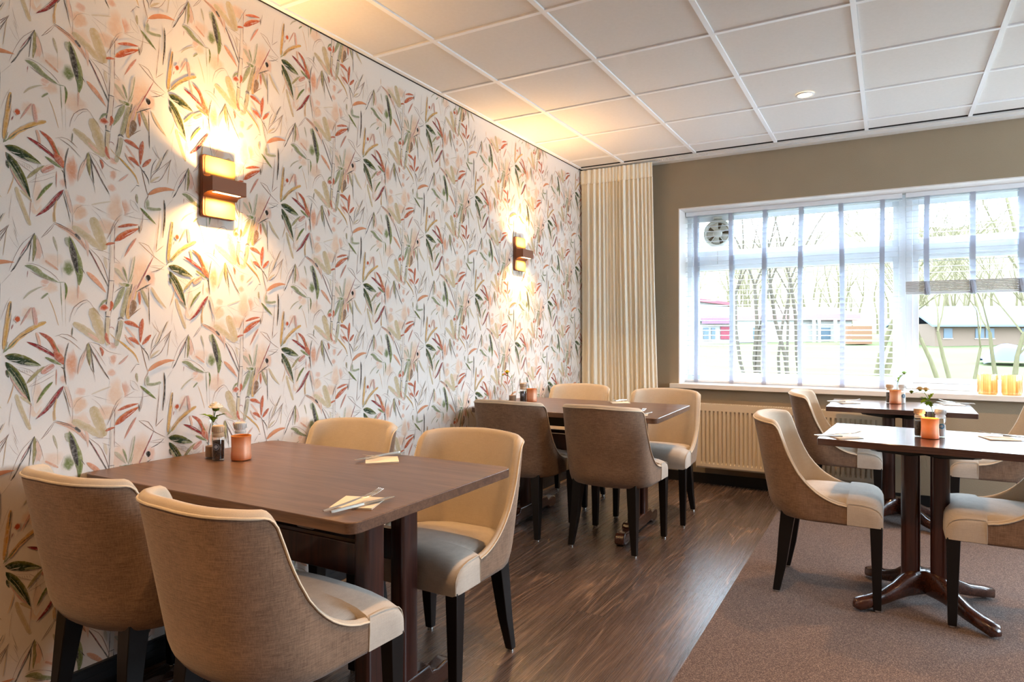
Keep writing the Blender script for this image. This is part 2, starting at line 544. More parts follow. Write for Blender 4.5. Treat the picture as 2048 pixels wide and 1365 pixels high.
# ceiling tiles and their T-bar grid
gx = [0.407 + 0.6 * i for i in range(-1, 12)]
gy = [-0.428 - 0.6 * i for i in range(-1, 16)]
b = MB()
b.box(0, RX, RY, -0.18, RZ + 0.012, RZ + 0.05)
for i in range(len(gx) - 1):
    for j in range(len(gy) - 1):
        x0, x1 = max(gx[i], 0.012) + 0.0135, min(gx[i + 1], RX) - 0.0135
        y1, y0 = min(gy[j], -0.185) - 0.0135, max(gy[j + 1], RY) + 0.0135
        if x1 - x0 > .03 and y1 - y0 > .03: b.box(x0, x1, y0, y1, RZ + 0.006, RZ + 0.013)
tag(b.build('ceiling', M['tile']), 'suspended ceiling of off-white square tiles', kind='structure')
b = MB()
for x in gx[1:]:
    b.box(x - 0.012, x + 0.012, RY, -0.18, RZ - 0.002, RZ + 0.012)
for y in gy[1:]:
    b.box(0.0, RX, y - 0.0115, y + 0.0115, RZ - 0.0012, RZ + 0.0118)
b.box(0.004, 0.03, RY, -0.18, RZ - 0.002, RZ + 0.012)
tag(b.build('trim_2', M['grid_white']), 'white metal grid bars between the ceiling tiles', kind='structure')
b = MB(); b.box(0.0, 0.005, RY, 0, RZ - 0.006, RZ + 0.01); b.box(0, RX, -0.186, -0.176, RZ + 0.002, RZ + .05); b.box(0, RX, -.18, 0, RZ + .03, RZ + .05)
tag(b.build('trim_3', M['dark_gap']), 'dark shadow gap at the edge of the tiled ceiling', kind='structure')
# curtain rail board above the window
b = MB(); b.box(0.02, RX, -0.170, -0.100, RZ - 0.004, RZ + 0.03); b.box(0.02, RX, -0.094, -0.012, RZ - 0.012, RZ + 0.03)
b.box(0.02, RX, -0.175, -0.170, RZ - 0.008, RZ + 0.03); b.box(0.02, RX, -0.012, -0.0, RZ - 0.006, RZ + 0.03)
rail = b.build('curtain_rail', M['white_gloss'])
tag(rail, 'long white double curtain rail fixed along the ceiling edge above the window', 'curtain rail')
b = MB()
for i in range(34): b.box(0.70 + i * 0.0125, 0.706 + i * 0.0125, -0.138, -0.132, RZ - 0.012, RZ - 0.0035)
b.build('glider', M['white_gloss'], rail)['kind'] = 'stuff'

# window lining, sill
b = MB()
b.box(WX0, WX0 + 0.008, 0.001, 0.26, WZ0, WZ1); b.box(WX0, WX1, 0.001, 0.26, WZ1 - 0.008, WZ1); b.box(WX1 - .008, WX1, 0.001, 0.26, WZ0, WZ1)
tag(b.build('trim_4', M['reveal_white']), 'white lining around the inside of the window opening', kind='structure')
b = MB(); b.box(0.764, WX1 + .06, -0.052, 0.0, 0.765, 0.803); b.box(WX0, WX1, -0.0, 0.27, 0.765, 0.803)
tag(b.build('windowsill', M['sill_white'], bevel=0.004), 'long white windowsill under the window', kind='structure')

# window frames
for k, (x0, x1) in enumerate(((WX0, 2.452), (2.452, 4.07), (4.07, WX1))):
    t = thing('window_%d' % (k + 1), ['white plastic framed window with the extractor fan in its top pane', 'white plastic framed window behind the half raised blind',
                                      'white plastic framed window at the far right of the opening'][k], None)
    t['kind'] = 'structure'
    b = MB(); Y0, Y1 = 0.262, 0.335
    fw = 0.045
    b.box(x0, x0 + fw, Y0, Y1, .803, WZ1); b.box(x1 - fw, x1, Y0, Y1, .803, WZ1)
    b.box(x0 + fw, x1 - fw, Y0, Y1, .803, .803 + fw); b.box(x0 + fw, x1 - fw, Y0, Y1, WZ1 - fw, WZ1)
    tz = 1.79 if k == 0 else 1.80
    b.box(x0 + fw, x1 - fw, Y0 + .004, Y1 - .004, tz, tz + 0.085)
    b.build('frame', M['pvc'], t, bevel=0.004)
    b = MB()
    sw = 0.038
    for (z0, z1) in ((.803 + fw, tz), (tz + .085, WZ1 - fw)):
        xa, xb = x0 + fw, x1 - fw
        b.box(xa, xa + sw, Y0 + .016, Y1 - .02, z0, z1); b.box(xb - sw, xb, Y0 + .016, Y1 - .02, z0, z1)
        b.box(xa + sw, xb - sw, Y0 + .016, Y1 - .02, z0, z0 + sw); b.box(xa + sw, xb - sw, Y0 + .016, Y1 - .02, z1 - sw, z1)
    b.build('sash', M['pvc'], t, bevel=0.003)
    for (z0, z1) in ((.803 + fw + sw, tz - sw), (tz + .085 + sw, WZ1 - fw - sw)):
        b = MB(); b.add([(x0 + fw + sw, 0.30, z0), (x1 - fw - sw, 0.30, z0), (x1 - fw - sw, 0.30, z1), (x0 + fw + sw, 0.30, z1)], [(0, 1, 2, 3)])
        b.build('pane', M['window_glass'], t)
t = thing('window_4', 'white framed window in the right hand wall', None); t['kind'] = 'structure'
b = MB(); b.box(7.0, 7.06, -3.6, -0.6, .9, .96); b.box(7.0, 7.06, -3.6, -0.6, 2.29, 2.35)
for y_ in (-3.6, -2.13, -.66): b.box(7.0, 7.06, y_, y_ + .06, .96, 2.29)
b.build('frame', M['pvc'], t)

# extractor fan set in the upper left pane
t = thing('extractor_fan', 'round off-white plastic extractor fan in the upper left window pane', 'extractor fan', (1.086, 0.292, 2.062))
R0 = Matrix.Rotation(PI / 2, 4, 'X')
b = MB(); b.lathe([(0.098, 0.0), (0.118, 0.0), (0.122, 0.012), (0.116, 0.034), (0.100, 0.040), (0.094, 0.034), (0.092, 0.0)], n=40, caps=False); b.xf(R0); b.build('rim', M['fan_plastic'], t, smooth=40)
b = MB(); b.lathe([(0.0001, -0.004), (0.093, -0.004)], n=36, caps=False); b.xf(R0); b.build('backplate', M['fan_dark'], t)
b = MB()
for k in range(5):
    a = k * 2 * PI / 5 + .3; rows = []
    for i in range(7):
        r = 0.03 + 0.058 * i / 6
        rows.append([(r * math.cos(a + da), r * math.sin(a + da), 0.008 + 0.012 * (da / 0.85)) for da in (0, .3, .6, .85)])
    b.grid(rows)
b.xf(R0); b.build('impeller', M['fan_plastic'], t, smooth=60)
b = MB(); b.lathe([(0.0001, 0.044), (0.026, 0.043), (0.036, 0.036), (0.038, 0.022)], n=28, caps=False)
for k in range(5):
    a = k * 2 * PI / 5 + PI / 2; d = Vector((math.cos(a), math.sin(a), 0))
    b.tube([d * 0.034 + Vector((0, 0, .034)), d * 0.098 + Vector((0, 0, .036))], 0.004, 6)
b.xf(R0); b.build('grille', M['fan_plastic'], t, smooth=50)
b = MB(); b.box(-0.035, 0.035, -0.032, -0.006, 0.120, 0.142); b.build('switch_box', M['fan_plastic'], t, bevel=.004)
b = MB(); b.tube([(0, -0.03, -0.118), (0, -0.03, -0.26)], 0.0012, 5); b.build('pull_cord', M['fan_dark'], t)

# venetian blinds
def blind(label, x0, x1, z_bottom, tapes, stack=0):
    t = thing('venetian_blind', label, 'blind', ((x0 + x1) / 2, 0.20, 0), group=None)
    cx = (x0 + x1) / 2; hw = (x1 - x0) / 2
    b = MB(); b.box(-hw, hw, -0.03, 0.03, 2.208, 2.243); b.build('headrail', M['pvc'], t, bevel=.002)
    top = 2.196; pitch = 0.0415; zb = z_bottom + 0.02 + stack * 0.011
    b = MB(); z = top
    while z > zb + pitch * 0.5:
        rows = []
        for i in range(5):
            u = -1 + 2 * i / 4; c_ = 0.0022 * (1 - u * u)
            rows.append([(-hw, u * 0.025, z + c_ + u * 0.0022), (hw, u * 0.025, z + c_ + u * 0.0022)])
        b.grid(rows)
        rows = [[(q[0], q[1], q[2] - 0.0022) for q in r] for r in rows]
        b.grid(rows)
        n = 5
        b.add([rows[0][0], rows[0][1], (rows[0][1][0], rows[0][1][1], rows[0][1][2] + .0022), (rows[0][0][0], rows[0][0][1], rows[0][0][2] + .0022)], [(0, 1, 2, 3)])
        b.add([rows[4][0], rows[4][1], (rows[4][1][0], rows[4][1][1], rows[4][1][2] + .0022), (rows[4][0][0], rows[4][0][1], rows[4][0][2] + .0022)], [(0, 1, 2, 3)])
        z -= pitch
    b.build('slats', M['blind_slat'], t)
    if stack:
        b = MB()
        for i in range(stack): b.box(-hw, hw, -0.025, 0.025, z_bottom + .022 + i * .011, z_bottom + .0285 + i * .011)
        b.build('stacked_slats', M['stacked_slat'], t)
    b = MB(); b.box(-hw, hw, -0.026, 0.026, z_bottom, z_bottom + 0.018); b.build('bottom_rail', M['blind_tape'] if False else M['pvc'], t, bevel=.003)
    rnd = random.Random(int(x0 * 100))
    for tx in tapes:
        x = tx - cx; dx = rnd.uniform(-.006, .006)
        b = MB()
        for s in (-1, 1):
            rows = []
            for i in range(13):
                f = i / 12; zz = lerp(2.21, z_bottom + .02, f)
                ox = dx * math.sin(f * PI) + (dx * 1.5 * f if stack == 0 else 0)
                rows.append([(x - 0.0165 + ox, s * 0.029, zz), (x + 0.0165 + ox, s * 0.029, zz)])
            b.grid(rows)
            rows = [[(q[0], q[1] + s * .0008, q[2]) for q in r] for r in rows]; b.grid(rows)
        ox = dx * (1.5 if stack == 0 else 0)
        b.box(x - .0175 + ox, x + .0175 + ox, -0.0300, -0.0265, z_bottom - .006, z_bottom + .024)
        if stack:
            b.tube([(x + ox - .004, -.032, z_bottom + .09), (x + ox + .004, -.040, z_bottom + .045), (x + ox + .010, -.034, z_bottom + .002)], [.010, .015, .012], 8)
        b.build('ladder_tape', M['blind_tape'], t)
    return t


blind('white wide slat blind lowered fully to the windowsill in the left window', 0.842, 2.428, 0.806, [0.925, 1.209, 1.478, 1.746, 2.024, 2.302])
blind('white wide slat blind raised halfway with its slats stacked above the open pane', 2.450, 4.05, 1.500, [2.583, 2.855, 3.130, 3.41, 3.69, 3.95], stack=7)

# curtain
def curtain():
    t = thing('curtain', 'long cream pleated curtain hanging in the corner between wallpaper and window', 'curtain', (0, -0.125, 0))
    N = 300; H = [2.628, 2.60, 2.565, 2.53, 2.512, 2.506, 2.48, 2.40, 2.2, 2.0, 1.7, 1.4, 1.1, .8, .5, .25, .02]
    rnd = random.Random(4)
    # pleat positions: wide sheer folds at the left, tight ones to the right
    edges = [0.0, 0.055, 0.115, 0.165, 0.205]
    while edges[-1] < 0.655: edges.append(edges[-1] + rnd.uniform(0.026, 0.044))
    amp = [rnd.uniform(0.65, 1.15) for _ in edges]; ph = [rnd.uniform(-.5, .5) for _ in edges]
    rows = []
    for z in H:
        row = []
        f = (2.628 - z) / 2.6
        for i in range(N + 1):
            u = i / N; x = 0.012 + u * 0.64
            k = int(np.searchsorted(edges, x)) - 1; k = max(0, min(k, len(edges) - 2))
            e0, e1 = edges[k], edges[k + 1]; c = (x - e0) / (e1 - e0)
            wdt = e1 - e0
            a = min(0.045, 0.9 * wdt + .006) * amp[k]
            if z > 2.51:   # stitched heading: pinched pleats
                y = -.014 - a * 0.45 * (1 - abs(2 * c - 1)) ** 0.8
            else:
                y = -a * (0.5 - 0.5 * math.cos(2 * PI * c)) * (.8 + .2 * math.cos(3 * f + ph[k] * 4)) + 0.010 * f * math.sin(17 * u + 3 * f) + .004 * math.sin(61 * u + 5 * f)
            xx = 0.012 + u * (0.64 + 0.065 * f ** 1.2) + 0.006 * math.sin(9 * u + 4 * f) * f
            row.append((max(0.008, xx), y, z))
        rows.append(row)
    b = MB(); b.grid(rows[5:]); cl = b.build('cloth', M['curtain_cloth'], t, smooth=70)
    b = MB(); b.grid([[(q[0], q[1] - .004, q[2]) for q in r] for r in rows[:6]]); b.build('pleated_heading', M['curtain_cloth'], t, smooth=70)
    return t
curtain()

# radiator
t = thing('radiator', 'long cream panel radiator with vertical grooves mounted on the wall below the window', 'radiator', (1.66, -0.09, 0))
b = MB(); x0, x1 = -0.655, 0.655; z0, z1 = 0.15, 0.648
def groove_panel(b, y, sgn):
    rows = []; n = 39; p = (x1 - x0 - .06) / n
    prof = [(x0, 0.0), (x0 + .028, 0.0)]
    for i in range(n):
        xs = x0 + .03 + i * p
        prof += [(xs + p * .14, 0), (xs + p * .24, .014), (xs + p * .5, .014), (xs + p * .60, 0)]
    prof += [(x1 - .028, 0.0), (x1, 0.0)]
    for z, k in ((z0, 0), (z0 + .012, 0), (z0 + .034, 0), (z0 + .050, 1), (z1 - .058, 1), (z1 - .044, 0), (z1 - .004, 0), (z1, 0)):
        inset = .006 if z in (z0, z1) else 0
        rows.append([(px_, y + sgn * (dy * k + inset), z) for px_, dy in prof])
    b.grid(rows)
groove_panel(b, -0.048, 1)
b.build('front_panel', M['radiator_enamel'], t, smooth=25)
b = MB(); groove_panel(b, 0.04, -1); b.build('rear_panel', M['radiator_enamel'], t, smooth=25)
for xs in (x0, x1 - .004):
    b = MB(); b.box(xs, xs + .004, -.047, .039, z0, z1 + .004); b.build('side_cover', M['radiator_enamel'], t)
b = MB()
b.box(x0, x1, -.048, -.043, z1 - .004, z1 + .008); b.box(x0, x1, .035, .040, z1 - .004, z1 + .008)
for i in range(74): b.box(x0 + .008 + i * .0176, x0 + .014 + i * .0176, -.043, .035, z1 + .001, z1 + .006)
b.build('top_grille', M['radiator_enamel'], t)
for x in (-.45, .45):
    b = MB(); b.box(x - .02, x + .02, .04, .088, .25, .56); b.build('wall_bracket', M['radiator_enamel'], t)
b = MB(); b.tube([(.60, 0, z0 + .01), (.60, 0, .004)], .009); b.build('supply_pipe', M['radiator_enamel'], t)

# printed wallpaper -------------------------------------------------
MOTIF = [
 ('W','q',[77,148],0.75,[154,-91]),
 ('W','p',[33,50],0.5,[196,-83]),
 ('W','p',[35,87],0.75,[-73,-386]),
 ('W','p',[21,26],0.5,[-98,-434]),
 ('W','q',[47,58],0.8,[-50,-522]),
 ('W','q',[78,66],0.6,[-48,56]),
 ('W','q',[66,58],0.6,[-63,-164]),
 ('W','p',[37,53],0.6,[98,-484]),
 ('W','p',[21,34],0.6,[61,-375]),
 ('W','p',[27,24],0.55,[56,-420]),
 ('W','q',[45,101],0.7,[69,-497]),
 ('W','q',[44,40],0.6,[-138,-136]),
 ('W','p',[18,24],0.45,[-154,-125]),
 ('W','p',[21,59],0.5,[-172,-27]),
 ('W','q',[58,48],0.5,[-131,-51]),
 ('W','q',[32,44],0.6,[-180,-529]),
 ('W','p',[41,48],0.45,[-116,-344]),
 ('W','p',[23,17],0.5,[375,-440]),
 ('W','p',[30,26],0.45,[-44,-478]),
 ('W','q',[64,87],0.6,[75,-75]),
 ('W','q',[47,40],0.5,[331,-542]),
 ('W','q',[83,51],0.7,[37,81]),
 ('W','p',[16,17],0.5,[-119,-367]),
 ('W','p',[25,22],0.55,[62,-327]),
 ('W','q',[25,83],0.5,[-173,-483]),
 ('B','t',27.1,0.85,[-71,68,-32,44,0,21,30,4]),
 ('B','t',34.6,0.9,[-8,108,6,72,20,36,33,3]),
 ('B','t',27.2,0.85,[-68,-250,-32,-273,0,-298,33,-317]),
 ('B','t',36.2,0.9,[-10,-199,2,-233,16,-271,33,-316]),
 ('L','p',10.7,0.6,[-24,-282,0,-300,16,-311]),
 ('B','p',8.9,0.6,[105,-262,127,-288,138,-301]),
 ('B','t',14.6,0.85,[-233,-473,-226,-500,-212,-540,-194,-587]),
 ('L','t',9.7,0.8,[-223,-480,-205,-494,-189,-512]),
 ('B','t',6.1,0.5,[-11,-491,18,-480,53,-469]),
 ('L','t',11.1,0.5,[32,-21,36,-42,40,-65]),
 ('L','p',15.3,0.7,[-124,70,-75,49,-40,16,-28,-6]),
 ('N','k',2.5,0.9,[-128,70,-79,52,-48,32]),
 ('N','b',2.1,0.9,[-48,32,-28,-6]),
 ('N','b',1.4,0.9,[-127,70,-144,47,-163,20]),
 ('N','b',1.4,0.9,[-125,68,-140,42,-163,20]),
 ('B','k',11.1,0.9,[-63,45,-46,28]),
 ('N','y',4.5,0.7,[-129,106,-128,74]),
 ('L','o',12.7,0.95,[-182,30,-181,-13,-187,-59]),
 ('N','k',1.4,0.9,[-178,23,-178,-16,-186,-59]),
 ('N','k',4.1,0.9,[-191,10,-194,-22,-198,-59]),
 ('N','k',4.4,0.9,[-182,32,-193,7,-205,-23,-221,-48,-234,-76,-247,-96]),
 ('N','c',2.4,0.9,[-195,7,-209,-18,-222,-42]),
 ('N','b',1.3,0.9,[-185,29,-216,-5,-236,-46,-252,-93]),
 ('N','b',1.5,0.9,[-178,26,-165,-5,-156,-47]),
 ('L','p',12.4,0.5,[-176,16,-170,-19,-168,-51]),
 ('N','b',1.6,0.9,[-254,45,-266,28,-282,4]),
 ('N','k',1.6,0.9,[-254,45,-264,22,-280,-3]),
 ('N','t',2.3,0.8,[-257,37,-262,1,-268,-47]),
 ('N','b',0.9,0.7,[-242,35,-232,9,-225,-15]),
 ('N','b',0.9,0.7,[-251,15,-239,-8,-228,-20]),
 ('N','b',0.9,0.6,[-244,76,-236,43,-226,17]),
 ('L','m',17.4,0.8,[-210,-73,-188,-77,-163,-95,-138,-108,-113,-119]),
 ('L','w',5.6,0.9,[-163,-86,-145,-96,-131,-107]),
 ('N','b',1.6,0.9,[-207,-66,-181,-66,-153,-78,-127,-95,-110,-115]),
 ('N','b',1.6,0.9,[-195,-88,-163,-106,-118,-122]),
 ('N','m',2.8,0.9,[-116,-119,-94,-117]),
 ('N','m',3.0,0.8,[-107,-120,-105,-158,-103,-194]),
 ('L','m',7.7,0.95,[-94,-117,-89,-141,-93,-176]),
 ('N','o',1.1,0.5,[-103,-190,-101,-263]),
 ('N','o',1.1,0.4,[-92,-174,-91,-263]),
 ('B','p',8.9,0.8,[-152,-52,-135,-64,-114,-79]),
 ('L','o',7.7,0.65,[-129,29,-123,8,-116,-19]),
 ('N','o',1.1,0.5,[-116,7,-115,-78]),
 ('L','o',6.0,0.6,[-214,-179,-198,-159,-174,-142,-158,-135]),
 ('B','m',6.7,0.85,[-162,-174,-153,-164,-144,-156]),
 ('N','c',2.1,0.8,[-201,-89,-203,-109]),
 ('N','y',1.9,0.8,[-143,-167,-127,-207,-113,-259]),
 ('N','b',0.9,0.7,[-274,-136,-246,-100]),
 ('N','b',0.8,0.6,[-275,-246,-262,-204,-249,-173]),
 ('B','m',23.2,0.65,[-84,31,-83,19,-78,1]),
 ('W','m',[32,49],0.8,[-82,-72]),
 ('L','m',29.0,0.9,[-81,36,-67,-12,-55,-52,-48,-93,-52,-130]),
 ('L','k',18.2,0.9,[-78,28,-67,-24,-60,-61,-54,-85]),
 ('N','k',2.5,0.9,[-48,-59,-32,-84]),
 ('L','p',7.0,0.6,[-52,-122,-53,-143,-54,-172]),
 ('N','k',4.3,0.9,[-24,4,-8,-23,16,-68,37,-108,46,-127]),
 ('N','c',2.1,0.9,[-13,-11,3,-40,21,-75]),
 ('N','b',1.7,0.9,[-20,5,16,-29,37,-78,48,-116]),
 ('N','b',1.3,0.9,[-10,2,16,-1,51,-9,86,-40]),
 ('N','b',1.3,0.9,[24,-19,54,-33,83,-40]),
 ('L','p',15.5,0.85,[-27,-77,-8,-94,16,-118,38,-146]),
 ('L','p',9.9,0.5,[-30,30,-24,9,-22,-28]),
 ('B','s',18.6,0.5,[61,88,60,23,57,-37,55,-102]),
 ('B','s',19.4,0.75,[55,-102,50,-167,44,-226]),
 ('B','t',17.6,0.75,[43,-228,40,-279,42,-326]),
 ('N','b',2.6,0.85,[67,94,65,24,65,-41]),
 ('N','k',1.7,0.9,[54,18,52,-42]),
 ('N','k',3.3,0.9,[50,-40,47,-103,43,-150,37,-189,36,-224]),
 ('N','b',2.5,0.9,[63,-102,59,-158,52,-225]),
 ('N','k',3.0,0.9,[44,-102,65,-102]),
 ('N','k',3.9,0.9,[34,-226,52,-228]),
 ('N','k',3.3,0.9,[36,-230,34,-279,37,-305]),
 ('N','b',2.5,0.9,[51,-232,48,-271]),
 ('L','r',12.5,0.85,[37,-281,40,-305,51,-324]),
 ('L','r',12.7,0.9,[54,-171,56,-189,49,-208]),
 ('W','r',[29,21],0.85,[30,-196]),
 ('L','m',8.3,0.8,[42,-168,28,-177,14,-197]),
 ('N','c',2.6,0.8,[45,-266,58,-262,64,-271]),
 ('N','r',3.4,0.6,[51,-316,70,-327]),
 ('B','o',20.0,0.8,[123,-109,106,-165,91,-229]),
 ('N','k',4.4,0.9,[128,-108,117,-155,101,-220]),
 ('N','m',3.5,0.9,[117,-111,101,-165,86,-227]),
 ('B','o',13.2,0.4,[135,-12,125,-66,119,-107]),
 ('N','m',3.5,0.8,[137,-8,131,-48,119,-102]),
 ('N','m',2.6,0.8,[132,-75,122,-104]),
 ('N','k',7.7,0.9,[77,-236,86,-229,97,-235]),
 ('B','o',17.3,0.7,[89,-238,80,-279,71,-329]),
 ('N','k',3.4,0.9,[79,-240,72,-292]),
 ('N','m',2.2,0.9,[96,-240,87,-288,77,-327]),
 ('L','m',7.2,0.8,[94,-49,103,-73,111,-103]),
 ('L','o',13.5,0.6,[65,-56,83,-74,106,-105]),
 ('L','m',18.8,0.75,[101,-119,83,-157,61,-204]),
 ('N','k',1.7,0.9,[109,-112,83,-127,64,-143]),
 ('N','m',3.9,0.9,[110,-112,123,-80,133,-48]),
 ('W','m',[31,13],0.9,[105,-114]),
 ('L','o',9.0,0.7,[81,-107,96,-115,107,-112]),
 ('B','y',24.7,0.85,[138,-128,123,-173,112,-233]),
 ('B','r',11.5,0.55,[143,-110,127,-164,118,-222]),
 ('L','u',24.1,0.85,[132,-164,131,-190,118,-226]),
 ('N','u',3.1,0.9,[159,-193,136,-210,118,-228]),
 ('N','c',4.0,0.9,[206,-4,177,-62,144,-127]),
 ('L','k',16.2,1,[182,-72,187,-83,187,-94]),
 ('N','k',3.5,0.9,[142,-136,168,-119,197,-103]),
 ('N','k',2.3,0.9,[168,-117,183,-122]),
 ('N','b',1.8,0.9,[191,-38,248,-34]),
 ('N','b',1.9,0.9,[192,-41,247,-48]),
 ('N','b',1.9,0.9,[151,43,205,-1,253,-31]),
 ('N','b',1.9,0.8,[151,43,187,34,210,-5]),
 ('N','k',3.1,0.9,[197,-61,227,-50,245,-36]),
 ('N','b',1.8,0.9,[215,14,244,41]),
 ('N','b',1.4,0.9,[227,135,219,65,215,13]),
 ('L','o',14.0,0.8,[160,-123,175,-157,187,-191]),
 ('N','k',2.8,0.9,[187,-118,189,-188,191,-252]),
 ('L','r',10.1,0.85,[152,-134,154,-158,155,-183]),
 ('L','t',12.5,0.75,[197,-114,220,-153,256,-192]),
 ('L','r',15.9,0.9,[98,-244,127,-250,155,-266]),
 ('L','r',16.4,0.9,[166,-230,160,-270,157,-320]),
 ('L','r',15.0,0.9,[112,-301,136,-309,153,-326]),
 ('L','r',13.8,0.9,[197,-289,177,-311,164,-326]),
 ('N','k',2.2,0.9,[101,-299,116,-302]),
 ('N','k',2.7,0.9,[151,-319,168,-342,184,-360,189,-383]),
 ('N','k',2.7,0.9,[175,-342,163,-337]),
 ('L','p',8.1,0.6,[101,-288,119,-317,137,-336]),
 ('N','b',1.8,0.9,[159,-325,173,-383,186,-428]),
 ('L','o',6.9,0.7,[81,-310,101,-325,121,-341]),
 ('N','k',1.7,0.9,[196,-354,202,-312,219,-283]),
 ('N','k',2.4,0.9,[199,-338,226,-315,243,-273,260,-240]),
 ('N','b',1.7,0.9,[192,-369,206,-341,250,-299,276,-271]),
 ('N','b',1.7,0.9,[196,-376,229,-361,253,-322,275,-274]),
 ('L','t',8.6,0.7,[192,-376,209,-360,231,-345]),
 ('L','t',8.1,0.5,[212,-328,226,-299,238,-270]),
 ('N','b',1.0,0.9,[209,-235,222,-270,233,-286]),
 ('N','b',1.3,0.9,[199,-244,212,-264,229,-283]),
 ('N','t',2.7,0.6,[265,-237,250,-270,233,-293]),
 ('N','t',2.1,0.6,[269,-289,265,-326,260,-365]),
 ('N','b',1.1,0.5,[288,-280,297,-306]),
 ('L','y',6.1,0.9,[75,-305,101,-327,136,-359,152,-393]),
 ('N','b',1.8,0.9,[143,-395,121,-425]),
 ('N','k',1.8,0.9,[141,-395,154,-396]),
 ('N','y',2.6,0.7,[49,-284,75,-310]),
 ('B','y',13.2,0.9,[-248,-186,-258,-261,-266,-333]),
 ('L','k',4.6,0.8,[-247,-188,-249,-211,-253,-242]),
 ('N','b',1.3,0.9,[-244,-223,-256,-295,-266,-339]),
 ('N','m',3.4,0.9,[-255,-310,-262,-333,-267,-344]),
 ('B','y',15.0,0.9,[-150,-248,-185,-266,-226,-299,-252,-331]),
 ('N','k',2.3,0.9,[-174,-267,-226,-300,-262,-341]),
 ('N','m',3.3,0.9,[-232,-309,-256,-333,-268,-344]),
 ('L','g',28.9,1,[-263,-353,-232,-361,-198,-374,-164,-387]),
 ('N','w',1.9,0.8,[-256,-367,-232,-369,-222,-368]),
 ('L','m',8.5,0.8,[-212,-377,-188,-382,-165,-387]),
 ('B','r',8.1,0.6,[-248,-417,-222,-465,-200,-489]),
 ('L','g',22.3,1,[-261,-372,-241,-401,-214,-446,-194,-501]),
 ('N','o',1.2,0.9,[-250,-390,-224,-432,-205,-480]),
 ('L','m',7.2,0.7,[-255,-398,-233,-437,-207,-482]),
 ('L','g',7.9,0.9,[-259,-396,-256,-409,-253,-421]),
 ('N','b',0.8,0.9,[-241,-378,-205,-387,-160,-391]),
 ('N','b',1.0,0.9,[-248,-381,-217,-404,-175,-428]),
 ('N','b',1.1,0.9,[-233,-388,-197,-398,-168,-424]),
 ('N','b',1.0,0.7,[-225,-393,-222,-406]),
 ('N','b',1.0,0.7,[-218,-395,-215,-407]),
 ('N','b',1.0,0.7,[-212,-397,-209,-408]),
 ('N','b',1.0,0.7,[-205,-399,-202,-409]),
 ('N','b',1.0,0.7,[-198,-401,-195,-410]),
 ('N','b',1.1,0.9,[-200,-453,-160,-439,-125,-418]),
 ('N','b',0.8,0.7,[-200,-453,-173,-432,-119,-402]),
 ('N','b',1.0,0.8,[-172,-388,-178,-429,-188,-498]),
 ('N','c',1.5,0.8,[-192,-503,-193,-517,-197,-569]),
 ('N','y',2.4,0.7,[-238,-434,-245,-468,-256,-499]),
 ('N','b',0.7,0.6,[-244,-498,-250,-541,-252,-573]),
 ('W','r',[15,18],1.2,[-230,-241]),
 ('L','r',5.6,0.6,[-191,-202,-205,-229,-222,-261]),
 ('B','r',12.7,0.6,[-186,-203,-181,-233,-178,-259]),
 ('B','p',8.5,0.7,[-177,-282,-170,-307,-166,-339]),
 ('N','c',2.7,0.8,[-241,-257,-246,-272]),
 ('L','c',11.5,1,[-204,-311,-170,-327,-138,-348,-113,-369]),
 ('N','w',1.2,0.6,[-174,-323,-138,-344]),
 ('L','r',13.4,0.95,[-169,-281,-138,-304,-120,-340,-97,-387]),
 ('N','m',4.5,0.9,[-131,-308,-114,-340,-97,-385]),
 ('N','c',3.5,0.9,[-169,-281,-149,-292,-135,-304]),
 ('L','r',22.9,0.9,[-127,-344,-109,-365,-96,-387]),
 ('L','m',9.3,0.9,[-153,-360,-127,-375,-103,-389]),
 ('B','r',19.6,0.75,[-162,-412,-144,-397,-127,-386]),
 ('L','o',9.9,0.9,[-204,-442,-179,-413,-154,-389]),
 ('N','w',1.6,0.9,[-163,-402,-131,-380]),
 ('N','w',1.2,0.9,[-156,-409,-127,-392]),
 ('N','r',3.7,0.7,[-119,-401,-120,-453]),
 ('N','k',4.5,0.9,[-83,-316,-92,-353,-96,-398,-90,-452]),
 ('N','k',2.7,0.9,[-105,-393,-96,-402]),
 ('B','p',12.1,0.45,[-92,-458,-80,-496,-74,-528]),
 ('N','k',2.4,0.9,[-100,-466,-88,-510,-77,-560]),
 ('N','b',0.8,0.9,[-86,-455,-71,-520,-72,-581]),
 ('L','c',14.5,0.95,[-98,-456,-119,-487,-148,-527,-179,-556]),
 ('N','k',2.5,0.9,[-100,-463,-119,-495,-145,-527]),
 ('N','w',1.1,0.6,[-119,-478,-140,-508,-168,-544]),
 ('L','m',10.0,0.95,[-130,-440,-155,-469,-177,-506]),
 ('B','y',4.8,0.8,[-119,-495,-125,-529,-123,-565]),
 ('N','k',2.0,0.9,[-127,-567,-104,-573,-72,-589]),
 ('L','p',12.5,0.45,[-26,-338,-42,-376,-55,-422]),
 ('L','o',12.9,0.95,[-22,-317,-21,-353,-16,-396]),
 ('N','k',1.1,0.9,[-25,-319,-26,-353,-16,-395,-4,-419,1,-450]),
 ('N','k',3.4,0.9,[-14,-335,-8,-383,-3,-417]),
 ('N','k',3.1,0.9,[-21,-315,-8,-347,12,-384,30,-415,48,-444]),
 ('N','c',1.7,0.9,[-2,-351,6,-369,18,-392]),
 ('N','b',1.2,0.9,[-19,-315,6,-345,36,-397]),
 ('N','k',1.4,0.9,[-25,-320,-33,-350,-44,-376]),
 ('N','b',1.2,0.9,[-19,-314,12,-322,44,-347,89,-359]),
 ('L','r',8.7,0.85,[17,-331,25,-348,24,-363]),
 ('N','b',1.2,0.9,[-16,-494,-50,-501,-69,-532]),
 ('N','b',0.9,0.8,[-9,-495,50,-517]),
